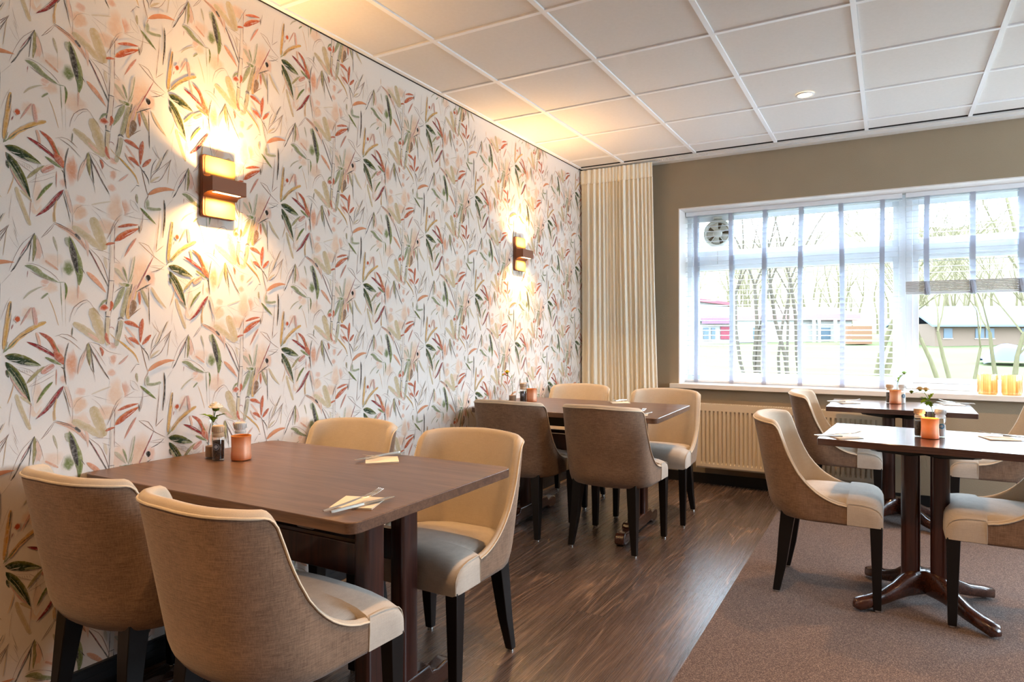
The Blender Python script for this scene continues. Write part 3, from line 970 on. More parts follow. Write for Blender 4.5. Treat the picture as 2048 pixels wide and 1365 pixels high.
 ('N','b',0.8,0.8,[-11,-505,15,-528,36,-572]),
 ('N','b',1.7,0.85,[-80,-247,-69,-203,-42,-178,-22,-174,-2,-201,29,-237]),
 ('N','b',1.2,0.7,[-67,-226,-48,-192,-24,-179]),
 ('N','g',3.4,0.9,[-71,-265,-73,-294]),
 ('N','b',1.6,0.9,[-124,-295,-98,-286,-75,-294,-56,-310]),
 ('N','b',1.6,0.8,[-113,-292,-79,-308,-44,-340]),
 ('L','r',11.9,0.9,[75,86,114,99,151,105]),
 ('L','r',21.3,0.95,[66,36,105,67,153,94]),
 ('N','w',1.7,0.6,[101,60,136,82]),
 ('N','k',3.7,0.9,[151,102,153,75]),
 ('L','r',9.2,0.9,[35,20,49,26,68,30]),
 ('N','b',2.0,0.9,[79,113,60,80,39,39]),
 ('L','r',8.5,0.7,[142,57,121,24,99,-16]),
 ('N','b',1.8,0.8,[163,125,153,79]),
 ('W','m',[16,35],0.6,[182,-455]),
 ('B','m',12.8,0.75,[179,-470,206,-471,234,-466]),
 ('L','m',9.9,0.95,[156,-473,186,-500,216,-526]),
 ('L','o',8.3,0.75,[143,-426,144,-444,147,-460]),
 ('N','k',5.9,1,[246,-430,249,-463,247,-512,241,-571]),
 ('N','k',2.1,0.8,[251,-450,250,-545]),
 ('N','b',1.4,0.9,[229,-470,223,-555,215,-621]),
 ('N','b',1.2,0.9,[119,-451,125,-477,149,-491]),
 ('N','b',1.2,0.9,[95,-509,153,-514,196,-511]),
 ('N','b',1.2,0.7,[119,-451,141,-462,153,-491]),
 ('N','b',2.0,0.9,[186,-424,179,-442]),
 ('N','b',1.6,0.9,[166,-483,164,-534,154,-567]),
 ('N','b',1.3,0.9,[163,-343,173,-385,183,-423]),
 ('L','p',16.6,1.1,[184,-423,216,-401,253,-388,290,-386]),
 ('N','b',1.3,0.7,[97,-509,134,-492]),
 ('N','b',1.2,0.7,[43,-595,69,-531,91,-508]),
 ('L','r',6.9,0.5,[80,-394,97,-379,114,-361]),
]

INK = {'k': srgb(40, 34, 27), 'g': srgb(42, 60, 34), 'm': srgb(108, 120, 58), 'o': srgb(158, 146, 96), 't': srgb(200, 176, 130), 'y': srgb(210, 156, 66),
       'r': srgb(188, 86, 48), 'c': srgb(150, 48, 48), 'p': srgb(216, 148, 108), 'b': srgb(120, 76, 54), 'q': srgb(228, 190, 158), 's': srgb(226, 206, 186),
       'u': srgb(128, 88, 48), 'w': srgb(232, 225, 216)}

INK2 = {'g': srgb(122, 116, 52), 'c': srgb(92, 48, 42), 'r': srgb(206, 122, 70), 'm': srgb(146, 146, 84), 'k': srgb(40, 34, 27)}


def catmull(P, n):
    P = [np.array(p, float) for p in P]
    if len(P) == 2: return [P[0] + (P[1] - P[0]) * i / n for i in range(n + 1)]
    Q = [2 * P[0] - P[1]] + P + [2 * P[-1] - P[-2]]
    out = []; m_ = len(P) - 1
    for i in range(n + 1):
        s = i / n * m_; k = min(int(s), m_ - 1); t = s - k
        a, b_, c, d = Q[k], Q[k + 1], Q[k + 2], Q[k + 3]
        out.append(0.5 * ((2 * b_) + (-a + c) * t + (2 * a - 5 * b_ + 4 * c - d) * t * t + (-a + 3 * b_ - 3 * c + d) * t ** 3))
    return out


def wallpaper():
    rnd = random.Random(11)
    V, F, Cc = [], [], []
    for idx, (kind, col, wd, al, flat) in enumerate(MOTIF):
        P = [(flat[i] / 1000.0, flat[i + 1] / 1000.0) for i in range(0, len(flat), 2)]
        rgb = INK[col]; rgb2 = INK2.get(col, rgb); lay = 0.0003 + idx * 8e-6; base = len(V)
        if kind == 'W':
            (cy_, cz_), (wy, wz) = P[0], (wd[0] / 2000.0 * 1.3, wd[1] / 2000.0 * 1.2); n = 14; al *= 1.15
            V.append((lay, cy_, cz_)); Cc.append(rgb[:3] + (al,))
            for ring, (rr, aa) in enumerate(((0.55, al * .85), (1.0, 0.0))):
                for k in range(n):
                    a = 2 * PI * k / n; j = rnd.uniform(.8, 1.2)
                    V.append((lay, cy_ + wy * rr * j * math.cos(a), cz_ + wz * rr * j * math.sin(a))); Cc.append(rgb[:3] + (aa,))
            for k in range(n):
                F.append((base, base + 1 + k, base + 1 + (k + 1) % n, base + 1 + (k + 1) % n))
                F.append((base + 1 + k, base + 1 + n + k, base + 1 + n + (k + 1) % n, base + 1 + (k + 1) % n))
            continue
        length = sum(math.dist(P[i], P[i + 1]) for i in range(len(P) - 1))
        n = 12 if kind != 'N' else max(3, min(9, int(length / 0.018)))
        pts = catmull(P, n); hw = wd / 2000.0
        if kind == 'N': hw = max(hw * 1.05, 0.00045)
        cols = 3 if kind != 'N' else 2
        for i, p in enumerate(pts):
            q = i / n
            t = pts[min(i + 1, n)] - pts[max(i - 1, 0)]; t /= max(1e-9, np.hypot(*t)); nn = np.array([-t[1], t[0]])
            if kind == 'L': pr = (math.sin(PI * min(1, max(0, q)) ** 0.8) ** 0.75) * rnd.uniform(.93, 1.05) if 0 < q < 1 else 0.02
            elif kind == 'B': pr = (0.78 + .22 * math.sin(PI * q)) * rnd.uniform(.84, 1.06) * (.55 if i in (0, n) else 1)
            else: pr = rnd.uniform(.55, 1.15) * (.35 if i in (0, n) else 1)
            a = al * (1 if kind != 'N' else rnd.uniform(.75, 1.0))
            if cols == 3:
                for s, br, cc_ in ((-1, .85, rgb), (rnd.uniform(-.1, .4), .95, rgb), (1, 1.0, rgb2)):
                    pt = p + nn * hw * pr * s
                    V.append((lay, pt[0], pt[1])); Cc.append(tuple(min(1, x * br) for x in cc_[:3]) + (a * (1 if s * s < .9 else (.9 if kind == 'L' else .7)),))
            else:
                for s in (-1, 1):
                    pt = p + nn * hw * pr * s
                    V.append((lay, pt[0], pt[1])); Cc.append(rgb[:3] + (a,))
        for i in range(n):
            for j in range(cols - 1):
                o = base + i * cols + j
                F.append((o, o + 1, o + cols + 1, o + cols))
    V = np.array(V); F = np.array(F); Cc = np.array(Cc, dtype=np.float32)
    VV, FF, CC = [], [], []
    nv = 0
    for i in range(-6, 10):
        for j in range(-8, 8):
            dy, dz = i * 0.5275, i * 0.3205 + j * 0.641
            oy, oz = -4.2 + dy, 1.5 + dz
            if not (-7.2 < oy < 0.3 and -0.35 < oz < 3.0): continue
            v = V.copy(); v[:, 1] += oy; v[:, 2] += oz
            keep = (v[F][:, :, 1].max(1) < 0.02) & (v[F][:, :, 2].max(1) < RZ + .01) & (v[F][:, :, 2].min(1) > 0.0)
            VV.append(v); FF.append(F[keep] + nv); CC.append(Cc); nv += len(v)
    # the wall slab itself
    slab = np.array([(-.12, RY, -.06), (0, RY, -.06), (0, .34, -.06), (-.12, .34, -.06), (-.12, RY, 2.95), (0, RY, 2.95), (0, .34, 2.95), (-.12, .34, 2.95)])
    sf = np.array([(0, 3, 2, 1), (4, 5, 6, 7), (0, 1, 5, 4), (1, 2, 6, 5), (2, 3, 7, 6), (3, 0, 4, 7)]) + nv
    VV.append(slab); FF.append(sf); CC.append(np.zeros((8, 4), np.float32))
    V = np.concatenate(VV); F = np.concatenate(FF); Cc = np.concatenate(CC)
    # triangles were written as degenerate quads: split them out
    tri = F[:, 2] == F[:, 3]
    faces = [tuple(f[:3]) for f in F[tri].tolist()] + [tuple(f) for f in F[~tri].tolist()]
    me = bpy.data.meshes.new('wall_left'); me.from_pydata(V.tolist(), [], faces)
    at = me.color_attributes.new('ink', 'FLOAT_COLOR', 'POINT'); at.data.foreach_set('color', Cc.reshape(-1))
    me.materials.append(M['wallpaper'])
    o = bpy.data.objects.new('wall_left', me); COL.objects.link(o)
    tag(o, 'left wall in off-white wallpaper printed with green and rust bamboo leaves', kind='structure')
wallpaper()

# ================================================================== FURNITURE
def make_chair():
    t = thing('dining_chair', '', 'chair')
    ZB = 0.361
    half = [('s', k / 10) for k in range(10)] + [('c', a) for a in (0, .6, 1.2, 1.8, 2.5, 3.3, 4.2, 5.2, 6.4, 8, 10, 12.5, 16, 20, 26, 33, 41, 50, 60, 70, 80)]
    RY_ = [-.240, -.222, -.208, -.197, -.189, -.182, -.175, -.166, -.151, -.130, -.100, -.060, -.015, .030, .065, .098]
    RZ_ = [.812, .808, .801, .791, .778, .762, .742, .715, .675, .630, .576, .528, .492, .470, .459, .455]
    def th(c): return interp(c[1], [0, 14], [.022, .036]) if c[0] == 'c' else .022
    def top(c):
        rear = interp(c[1], [0, 40, 90], [.802, .814, .822]) if c[0] == 'c' else .802
        h = .45
        for _ in range(400):
            if interp(plan(c, h)[1], RY_, RZ_) <= h or h >= rear: break
            h += .001
        y_ = plan(c, h)[1]
        return rear if y_ < -.240 else min(h, rear)
    def plan(c, z, off=0.0):
        tt = max(0, (z - .37) / .46)
        yc = -.045 - .125 * tt; yr = -.245 - .085 * tt + off; w_ = .240 - off + .004 * math.sin(PI * min(1, tt))
        if c[0] == 's': return (w_, lerp(.098, yc, c[1]))
        a = math.radians(c[1]); n = 2.45
        return (w_ * math.cos(a) ** (2 / n), yc - (yc - yr) * math.sin(a) ** (2 / n))
    colsR = half; full = [(c, 1) for c in colsR] + [(('c', 90), 1)] + [(c, -1) for c in reversed(colsR)]
    def P(c, s, z, off=0.0):
        x, y = plan(c, z, off)
        if c == ('c', 90): x = 0
        return [s * x, y, z]
    NV = 14
    out_rows = []
    for k in range(-2, NV + 1):
        row = []
        for c, s in full:
            H = top(c) - th(c) * .35
            if k < 0:
                zz = ZB + (0.0 if k == -2 else .003); p = P(c, s, zz)
                f = .012 if k == -2 else .004
                p[0] -= s * f * (1 if p[0] != 0 else 0); p[1] += f if c[0] == 'c' else 0
            else:
                zz = lerp(ZB + .010, H, (k / NV)); p = P(c, s, zz)
            # rounded lower rear
            if c[0] == 'c':
                d = max(0, (.43 - p[2]) / .06); r_ = .020 * d * d * math.sin(math.radians(c[1])); p[1] += r_; p[0] -= s * r_ * .5 * (1 if abs(p[0]) > .01 else 0)
            row.append(tuple(p))
        out_rows.append(row)
    b = MB(); b.grid(out_rows)
    n = len(full); b.f.append(tuple(range(n))); b.m.append(0)
    b.build('outer_shell', M['taupe_linen'], t, smooth=60)
    # rim and inner pad
    rows = []
    NA = 6
    for i in range(NA + 1):
        a = PI * i / NA; row = []
        for c, s in full:
            TH = th(c); H = top(c) - TH * .35
            o_ = P(c, s, H); n_ = P(c, s, H, TH)
            m_ = [(o_[q] + n_[q]) / 2 for q in range(3)]; d = [(o_[q] - n_[q]) / 2 for q in range(3)]
            row.append((m_[0] + d[0] * math.cos(a), m_[1] + d[1] * math.cos(a), m_[2] + TH * .5 * math.sin(a)))
        rows.append(row)
    for k in range(1, 13):
        row = []
        for c, s in full:
            TH = lerp(th(c), .036, k / 12); H = top(c) - th(c) * .35; zz = lerp(H, .40, k / 12); p = P(c, s, zz, TH)
            pad = .010 * math.sin(PI * min(1, k / 12)) if c[0] == 'c' else 0
            p[1] += pad * math.sin(math.radians(c[1])) if c[0] == 'c' else 0
            row.append(tuple(p))
        rows.append(row)
    b = MB(); b.grid(rows); b.build('backrest', M['beige_linen'], t, smooth=70)
    pts = []
    for c, s in full:
        H = top(c) - th(c) * .35; p = P(c, s, H, -.0015); p[2] += .001; pts.append(p)
    b = MB(); b.tube(pts, .0034, 6); b.build('piping', M['piping_linen'], t, smooth=60)
    # seat cushion
    ys = [-.215, -.16, -.08, 0, .06, .094, .099, .101, .125, .165, .195, .215, .228, .236, .2385]
    zc = [.452, .462, .474, .481, .485, .487, .487, .487, .488, .487, .482, .472, .458, .438, .40]
    rows = []
    for y, zt in zip(ys, zc):
        wv = .203 if y < .098 else .2425
        if y > .22: wv -= (y - .22) * .25
        if y < -.05: wv = .203 * math.sqrt(max(.05, 1 - ((-.05 - y) / .19) ** 2.6))
        edge = interp(y, [-.2, -.05, .03, .097], [.445, .462, .460, .452]) if y < .098 else zt - .030
        if y > .23: edge = zt - .022
        zb_ = .376 if y < .098 else .362
        row = [(-wv * .94, y, zb_), (-wv, y, zb_ + .006), (-wv, y, lerp(.368, edge, .5)), (-wv, y, edge - .010), (-wv * .985, y, edge - .001), (-wv * .955, y, edge + .006)]
        for q in (-.8, -.55, -.28, 0, .28, .55, .8):
            row.append((wv * q, y, zt - (zt - edge - .006) * abs(q) ** 3))
        row += [(-p[0], p[1], p[2]) for p in row[:6][::-1]]
        rows.append(row)
    b = MB(); b.grid(rows, closed_u=True); k = len(rows[0])
    b.f.append(tuple(range(k))); b.m.append(0); b.f.append(tuple((len(rows) - 1) * k + i for i in range(k))[::-1]); b.m.append(0)
    b.build('seat', M['front_linen'], t, smooth=50)
    for s in (-1, 1):
        b = MB(); b.tube([(s * .2415, .100, .372), (s * .2435, .1005, .42), (s * .2425, .101, .452), (s * .240, .104, .462), (s * .2415, .13, .4635), (s * .2415, .165, .462), (s * .2408, .195, .456),
                (s * .2395, .215, .447), (s * .2375, .228, .434), (s * .2355, .236, .415), (s * .235, .2385, .37)], .0016, 5)
        b.build('seat_seam', M['beige_linen'], t, smooth=60)
    for s in (-1, 1):
        b = MB(); b.tbox((s * .2165, .212, .375), (.0235, .0245), (s * .220, .216, .010), (.0155, .0155)); leg = b.build('leg', M['black_wood'], t, bevel=.0025)
        g = MB(); g.lathe([(.013, 0.0), (.0135, .004), (.012, .011)], s * .220, .216, 14); g.build('glide', M['chrome'], leg, smooth=40)
        b = MB()
        st = [((s * .162, -.150, .385), (.028, .032)), ((s * .168, -.163, .28), (.025, .028)), ((s * .178, -.178, .14), (.0205, .022)), ((s * .190, -.200, .010), (.0145, .0155))]
        rows = []
        for c_, h_ in st:
            rows.append([(c_[0] + sx * h_[0], c_[1] + sy * h_[1], c_[2]) for sx, sy in ((-1, -1), (1, -1), (1, 1), (-1, 1))])
        b.grid(rows, closed_u=True); b.f += [(0, 1, 2, 3), (12, 15, 14, 13)]; b.m += [0, 0]
        leg = b.build('leg', M['black_wood'], t, bevel=.0025)
        g = MB(); g.lathe([(.012, 0.0), (.0125, .004), (.011, .011)], s * .190, -.200, 14); g.build('glide', M['chrome'], leg, smooth=40)
    return t


chair0 = make_chair()
CHAIRS = [
    (0.285, -4.178, 0, 'linen tub chair nearest the wallpaper at the front long table, seen from behind'),
    (0.892, -4.192, -4, 'linen tub chair closest to the viewer, beside the front long table at the aisle'),
    (0.258, -3.440, 180, 'linen tub chair on the far side of the front long table, beside the wallpaper'),
    (0.892, -3.450, 180, 'linen tub chair on the far side of the front long table, at the aisle corner'),
    (0.368, -1.820, 0, 'linen tub chair on the near side of the rear long table, beside the wallpaper'),
    (0.957, -1.800, -1, 'linen tub chair on the near side of the rear long table, at the aisle corner'),
    (0.290, -1.000, 180, 'linen tub chair behind the rear long table, in front of the curtain'),
    (0.992, -1.100, 182, 'linen tub chair behind the rear long table, in front of the radiator'),
    (2.082, -1.935, -90, 'linen tub chair at the left side of the small table in front, standing on carpet'),
    (2.785, -1.955, 90, 'linen tub chair at the right side of the small front table, cut by the frame'),
    (2.070, -0.505, -90, 'linen tub chair at the left side of the small table below the window'),
    (2.895, -0.520, 90, 'linen tub chair at the right side of the small table below the window'),
]
GRP = ['chairs at the long tables', 'chairs at the small tables']
for i, (x, y, r, lab) in enumerate(CHAIRS):
    c = chair0 if i == 0 else copy_tree(chair0)
    c.location = (x, y, 0); c.rotation_euler = (0, 0, math.radians(r)); c['label'] = lab; c['group'] = GRP[0 if i < 8 else 1]


# long trestle tables
def trestle_table():
    t = thing('trestle_table', '', 'table')
    L, D, Z = 1.2, 0.79, 0.75
    b = MB(); b.prism(rrect(L, D, 0.035, 6), 2, Z - .030, Z); b.build('tabletop', M['table_laminate'], t, bevel=.0025)
    fl = D / 2 - .055
    for sx in (-1, 1):
        x = sx * .365
        # sledge foot with scooped, rounded ends
        pr = []
        half = [(fl, .012), (fl + .004, .030), (fl - .002, .055), (fl - .020, .072), (fl - .055, .074), (fl - .095, .068), (fl - .125, .072), (fl - .140, .100)]
        up = half; pr = [(y, z) for y, z in up] + [(-y, z) for y, z in up[::-1]] + [(-fl + .03, .0), (-fl + .10, .0), (-fl + .14, .022), (fl - .14, .022), (fl - .10, .0), (fl - .03, .0)]
        b = MB(); b.prism(pr, 0, x - .030, x + .030); b.build('foot', M['mahogany_foot'], t, bevel=.010, seg=3)
        for sy in (-1, 1):
            b = MB(); b.prism(rrect(.060, .082, .016, 4), 2, .10, Z - .055)
            b.xf(Matrix.Translation((x, sy * .083 + .012, 0))); b.build('post', M['mahogany'], t, smooth=40)
        b = MB(); b.box(x - .03, x + .03, -.33, .33, Z - .062, Z - .030); b.build('top_bearer', M['mahogany'], t, bevel=.006)
    for sy in (-1, 1):
        y = sy * .083 + .012
        b = MB(); b.box(-.335, .335, y - .016, y + .016, .475, .575); b.build('stretcher', M['mahogany'], t, bevel=.004)
    b = MB(); b.box(-.335, .335, -.16, -.135, Z - .115, Z - .0305); b.box(-.335, .335, .15, .175, Z - .115, Z - .0305); b.build('apron', M['black_wood'], t, bevel=.003)
    return t


T1 = trestle_table(); T1.location = (0.606, -3.848, 0); T1['label'] = 'long dark brown trestle table against the wallpaper, nearest the viewer'; T1['group'] = 'long tables along the wallpaper'
T2 = copy_tree(T1); T2.location = (0.636, -1.550, 0); T2.rotation_euler = (0, 0, math.radians(1.5)); T2['label'] = 'long dark brown trestle table against the wallpaper, near the curtain'


# small pedestal tables
def pedestal_table():
    t = thing('pedestal_table', '', 'table')
    L, D, Z = 0.80, 0.60, 0.75
    b = MB(); b.prism(rrect(L, D, 0.006, 3), 2, Z - .030, Z); b.build('tabletop', M['small_table_laminate'], t, bevel=.002)
    for sx in (-1, 1):
        b = MB(); b.prism(rrect(.074, .105, .024, 4), 2, .11, Z - .055); b.xf(Matrix.Translation((sx * .056, 0, 0))); b.build('post', M['mahogany'], t, smooth=40)
    for k, ang in enumerate((45, 135, 225, 315)):
        # bracket under the top
        b = MB()
        pr = [(0.0, Z - .030), (.285, Z - .030), (.29, Z - .040), (.275, Z - .050), (.10, Z - .078), (0, Z - .078)]
        b.prism(pr, 1, -.022, .022); b.xf(Matrix.Rotation(math.radians(ang - (3 if k % 2 else -3)), 4, 'Z')); b.build('top_bracket', M['black_wood'], t, bevel=.004)
        # curved foot
        cen = [(0, .105), (.06, .105), (.11, .095), (.16, .072), (.22, .052), (.29, .040), (.345, .030), (.362, .026)]
        hh = [.055, .055, .048, .034, .027, .025, .024, .010]; ww = [.026, .026, .026, .026, .028, .030, .028, .012]
        rows = []
        for (r, z), h_, w_ in zip(cen, hh, ww):
            row = []
            for q in range(12):
                a = 2 * PI * q / 12; ca, sa = math.cos(a), math.sin(a)
                row.append((r, w_ * math.copysign(abs(ca) ** .5, ca), max(.0005, z + h_ * math.copysign(abs(sa) ** .5, sa))))
            rows.append(row)
        b = MB(); b.grid(rows, closed_u=True); b.f.append(tuple(range(12))); b.m.append(0); b.f.append(tuple(84 + q for q in range(12))[::-1]); b.m.append(0)
        b.xf(Matrix.Rotation(math.radians(ang), 4, 'Z')); b.build('foot', M['mahogany_foot'], t, smooth=50)
    return t


T4 = pedestal_table(); T4.location = (2.484, -1.955, 0); T4.rotation_euler = (0, 0, math.radians(-4)); T4['group'] = 'small tables on the carpet'
T4['label'] = 'small dark pedestal table in front on the carpet, nearest the viewer'
T3 = copy_tree(T4); T3.location = (2.398, -0.500, 0); T3.rotation_euler = (0, 0, math.radians(-1)); T3['label'] = 'small dark pedestal table directly below the window, behind the other small table'

# ------------------------------------------------------------------ table settings
def make_napkin():
    o = MB()
    s = .059
    o.prism([(-s, -s), (s, -s), (s, s), (-s, s)], 2, 0, .0012)
    o.add([(-s, -s, .0016), (s, -s, .0030), (s, s, .0022), (-s, s, .0035), (-s, -s, .0024), (s, -s, .0040), (s, s, .0030), (-s, s, .0045)],
          [(0, 1, 2, 3), (4, 5, 6, 7), (0, 1, 5, 4), (1, 2, 6, 5), (2, 3, 7, 6), (3, 0, 4, 7)])
    return o.build('paper_napkin', M['napkin_paper'])


def flat_bar(b, pts, ws, th, lift):
    rows = []
    for i, (x, y) in enumerate(pts):
        j0, j1 = max(i - 1, 0), min(i + 1, len(pts) - 1)
        tx, ty = pts[j1][0] - pts[j0][0], pts[j1][1] - pts[j0][1]; l = math.hypot(tx, ty) or 1; nx, ny = -ty / l, tx / l
        z = lift[i]; w_ = ws[i]
        rows.append([(x - nx * w_, y - ny * w_, z), (x - nx * w_ * .6, y - ny * w_ * .6, z + th), (x + nx * w_ * .6, y + ny * w_ * .6, z + th), (x + nx * w_, y + ny * w_, z), (x, y, z - th * .3)])
    b.grid(rows, closed_u=True); k = len(b.v) - len(rows) * 5
    b.f.append(tuple(k + i for i in range(5))); b.m.append(0); b.f.append(tuple(k + (len(rows) - 1) * 5 + i for i in range(5))[::-1]); b.m.append(0)


def make_knife():
    t = thing('table_knife', '', 'knife')
    b = MB(); flat_bar(b, [(0, -.105), (0, -.098), (0, -.04), (0, 0)], [.004, .0065, .006, .0045], .005, [.003] * 4); b.build('handle', M['steel'], t, smooth=50)
    b = MB(); flat_bar(b, [(0, .0), (0, .02), (.001, .07), (.003, .098), (.005, .105)], [.004, .008, .009, .006, .001], .0016, [.0045] * 5); b.build('blade', M['steel'], t, smooth=40)
    return t


def make_fork():
    t = thing('table_fork', '', 'fork')
    b = MB(); flat_bar(b, [(0, -.10), (0, -.092), (0, -.03), (0, .02), (0, .045), (0, .056)], [.003, .006, .0045, .003, .008, .0115], .0028, [.002, .002, .006, .011, .012, .013])
    b.build('handle', M['steel'], t, smooth=50)
    b = MB()
    for k in range(4):
        x = -.0096 + k * .0064
        b.tube([(x, .054, .0135), (x, .075, .016), (x, .100, .024)], [.0017, .0015, .0008], 6)
    b.build('tines', M['steel'], t, smooth=60)
    return t


nap0, kn0, fk0 = make_napkin(), make_knife(), make_fork()
# x, y, direction the diner looks (deg, 0 = +Y), napkin turn, short place phrase
SET = [
    (1.080, -4.085, 0, 22, 'at the near corner of the front long table'),
    (0.728, -3.580, 180, 42, 'on the far side of the front long table'),
    (1.090, -1.800, 0, 15, 'on the near side of the rear long table'),
    (0.775, -1.235, 180, 30, 'on the far side of the rear long table'),
    (2.165, -2.135, -62, 8, 'on the left end of the small front table'),
    (2.765, -1.850, 98, 10, 'on the right end of the small front table'),
    (2.105, -0.480, -75, 12, 'on the left end of the small table below the window'),
    (2.700, -0.270, 95, 8, 'on the right end of the small table below the window'),
]
for i, (x, y, dg, nt, ph) in enumerate(SET):
    R = Matrix.Rotation(math.radians(dg), 4, 'Z')
    def at(o, dx, dy, extra, z):
        v = R @ Vector((dx, dy, 0)); o.location = (x + v.x, y + v.y, z); o.rotation_euler = (0, 0, math.radians(dg + extra))
    n_ = nap0 if i == 0 else copy_tree(nap0); at(n_, 0, 0, nt, .7502); tag(n_, 'pale peach paper napkin ' + ph, 'napkin', 'paper napkins')
    k_ = kn0 if i == 0 else copy_tree(kn0); at(k_, .040, -.024, -9, .7545); tag(k_, 'steel knife lying ' + ph, 'knife', 'table knives')
    f_ = fk0 if i == 0 else copy_tree(fk0); at(f_, .010, -.030, -6, .7560); tag(f_, 'steel fork lying tines up ' + ph, 'fork', 'table forks')

# ------------------------------------------------------------------ candle glasses
def make_candle():
    t = thing('candle_glass', '', 'candle holder')
    b = MB(); b.lathe([(.030, 0.0), (.0345, .002), (.0355, .010), (.0335, .045), (.0345, .080), (.0355, .0885)], n=36, caps=False)
    b.f.append(tuple(range(36))[::-1]); b.m.append(0); b.build('copper_cup', M['copper'], t, smooth=50)
    b = MB(); b.lathe([(.0355, .0885), (.0340, .0895), (.0328, .080), (.0315, .045), (.0330, .012), (.0001, .010)], n=36, caps=False); b.build('inner_glass', M['amber_inside'], t, smooth=50)
    b = MB(); b.lathe([(.019, .0105), (.019, .026), (.017, .027), (.0001, .0255)], n=24, caps=False); tl = b.build('tealight', M['wax'], t, smooth=40)
    b = MB(); b.lathe([(.0001, .030), (.0035, .034), (.0042, .039), (.0025, .046), (.0001, .053)], n=10, caps=False); b.build('flame', M['flame'], tl, smooth=60)
    return t


cand0 = make_candle()
for i, (x, y, lab) in enumerate([
        (0.268, -3.826, 'copper coated candle glass beside the pepper mill on the front long table'),
        (0.232, -1.475, 'copper coated candle glass on the rear long table near the curtain'),
        (2.500, -1.985, 'amber copper candle glass glowing in the middle of the small front table'),
        (2.380, -0.385, 'copper candle glass on the small table below the window')]):
    c = cand0 if i == 0 else copy_tree(cand0); c.location = (x, y, .7505); tag(c, lab, 'candle holder', 'copper candle glasses')

light('tealight_glow', 'POINT', (2.500, -1.985, .7505 + .058), .45, (1.0, .62, .28), shadow_soft_size=.006)

# ------------------------------------------------------------------ pepper and salt mills
def make_mill(content, ring_mat, cap):
    t = thing('pepper_mill' if content == 'pepper' else 'salt_mill', '', 'pepper mill' if content == 'pepper' else 'salt mill')
    b = MB(); b.lathe([(.0001, .0), (.020, .0), (.0215, .003), (.0205, .008), (.0215, .013), (.0215, .078), (.0195, .084), (.018, .088)], n=28, caps=False); b.build('glass_jar', M['clear_glass'], t, smooth=50)
    top_ = .070 if content == 'pepper' else .055
    b = MB(); b.lathe([(.0001, .003), (.0185, .004), (.0195, .012), (.0197, top_), (.0001, top_ + .002)], n=24, caps=False); b.build(content, M[content], t, smooth=50)
    b = MB(); b.lathe([(.0192, .084), (.0205, .086), (.0205, .094), (.0185, .096), (.0185, .101), (.0215, .103), (.0220, .122), (.0200, .1255), (.0001, .1255)], n=28, caps=False); cp = b.build('cap', M[cap], t, smooth=40)
    b = MB()
    for k in range(24):
        a = 2 * PI * k / 24; b.tube([(.0222 * math.cos(a), .0222 * math.sin(a), .104), (.0222 * math.cos(a), .0222 * math.sin(a), .121)], .0010, 4)
    b.build('ridges', M[cap], cp)
    # round printed label bent on the glass, facing -Y
    def disc(r0, r1, name, mat, parent, lift):
        b = MB(); rows = []
        for r in (r0, r1):
            row = []
            for k in range(32):
                a = 2 * PI * k / 32; u, v = r * math.cos(a), r * math.sin(a); th = u / .0215 - PI / 2
                row.append(((.0215 + lift) * math.cos(th), (.0215 + lift) * math.sin(th), .050 + v))
            rows.append(row)
        b.grid(rows, closed_u=True)
        return b.build(name, mat, parent)
    lb = disc(.0001, .0128, 'label', M[ring_mat], t, .0004)
    disc(.0108, .0118, 'label_ring', M['label_grey'], lb, .0007)
    disc(.0001, .0070, 'label_emblem', M['label_grey'], lb, .0007)
    disc(.0045, .0056, 'label_lettering', M[ring_mat], lb, .0010)
    return t


pep0 = make_mill('pepper', 'label_black', 'mill_cap'); salt0 = make_mill('salt', 'label_teal', 'mill_cap_clear')
PEP = [(0.196, -3.868, 30, 'glass pepper mill with a round black label on the front long table'),
       (0.178, -1.500, 30, 'glass pepper mill with a round black label on the rear long table'),
       (2.462, -1.945, 95, 'glass pepper mill left of the glowing candle on the small front table'),
       (2.347, -0.352, 100, 'glass pepper mill behind the candle on the small table below the window')]
SAL = [(0.190, -3.768, 100, 'glass salt mill with a pale cap behind the candle on the front long table'),
       (0.160, -1.430, 80, 'glass salt mill half hidden behind the candle on the rear long table'),
       (2.543, -1.915, 10, 'glass salt mill with a blue label right of the candle on the small front table'),
       (2.420, -0.335, 20, 'glass salt mill right of the candle on the small table below the window')]
for src, L, cat, g in ((pep0, PEP, 'pepper mill', 'pepper mills'), (salt0, SAL, 'salt mill', 'salt mills')):
    for i, (x, y, r, lab) in enumerate(L):
        c = src if i == 0 else copy_tree(src); c.location = (x, y, .7505); c.rotation_euler = (0, 0, math.radians(r)); tag(c, lab, cat, g)

# ------------------------------------------------------------------ bud vases with one flower each
def make_vase():
    t = thing('bottle_vase', '', 'vase')
    b = MB(); b.lathe([(.0001, .0), (.024, .0), (.026, .003), (.026, .090), (.024, .105), (.015, .118), (.0135, .128), (.0165, .138), (.0165, .141)], n=28, caps=False); b.build('glass', M['clear_glass'], t, smooth=50)
    b = MB(); b.lathe([(.0001, .003), (.0235, .003), (.0245, .006), (.0245, .042), (.0001, .044)], n=24, caps=False); b.build('sand', M['sand'], t, smooth=50)
    return t


vase0 = make_vase()
VAS = [(0.132, -3.846, 'clear bottle vase with sand in its base on the front long table'),
       (0.108, -1.520, 'clear bottle vase with sand in its base on the rear long table'),
       (2.520, -1.850, 'clear bottle vase behind the candle on the small front table'),
       (2.392, -0.290, 'clear bottle vase behind the candle on the small table below the window')]
for i, (x, y, lab) in enumerate(VAS):
    c = vase0 if i == 0 else copy_tree(vase0); c.location = (x, y, .7505); tag(c, lab, 'vase', 'bottle vases')


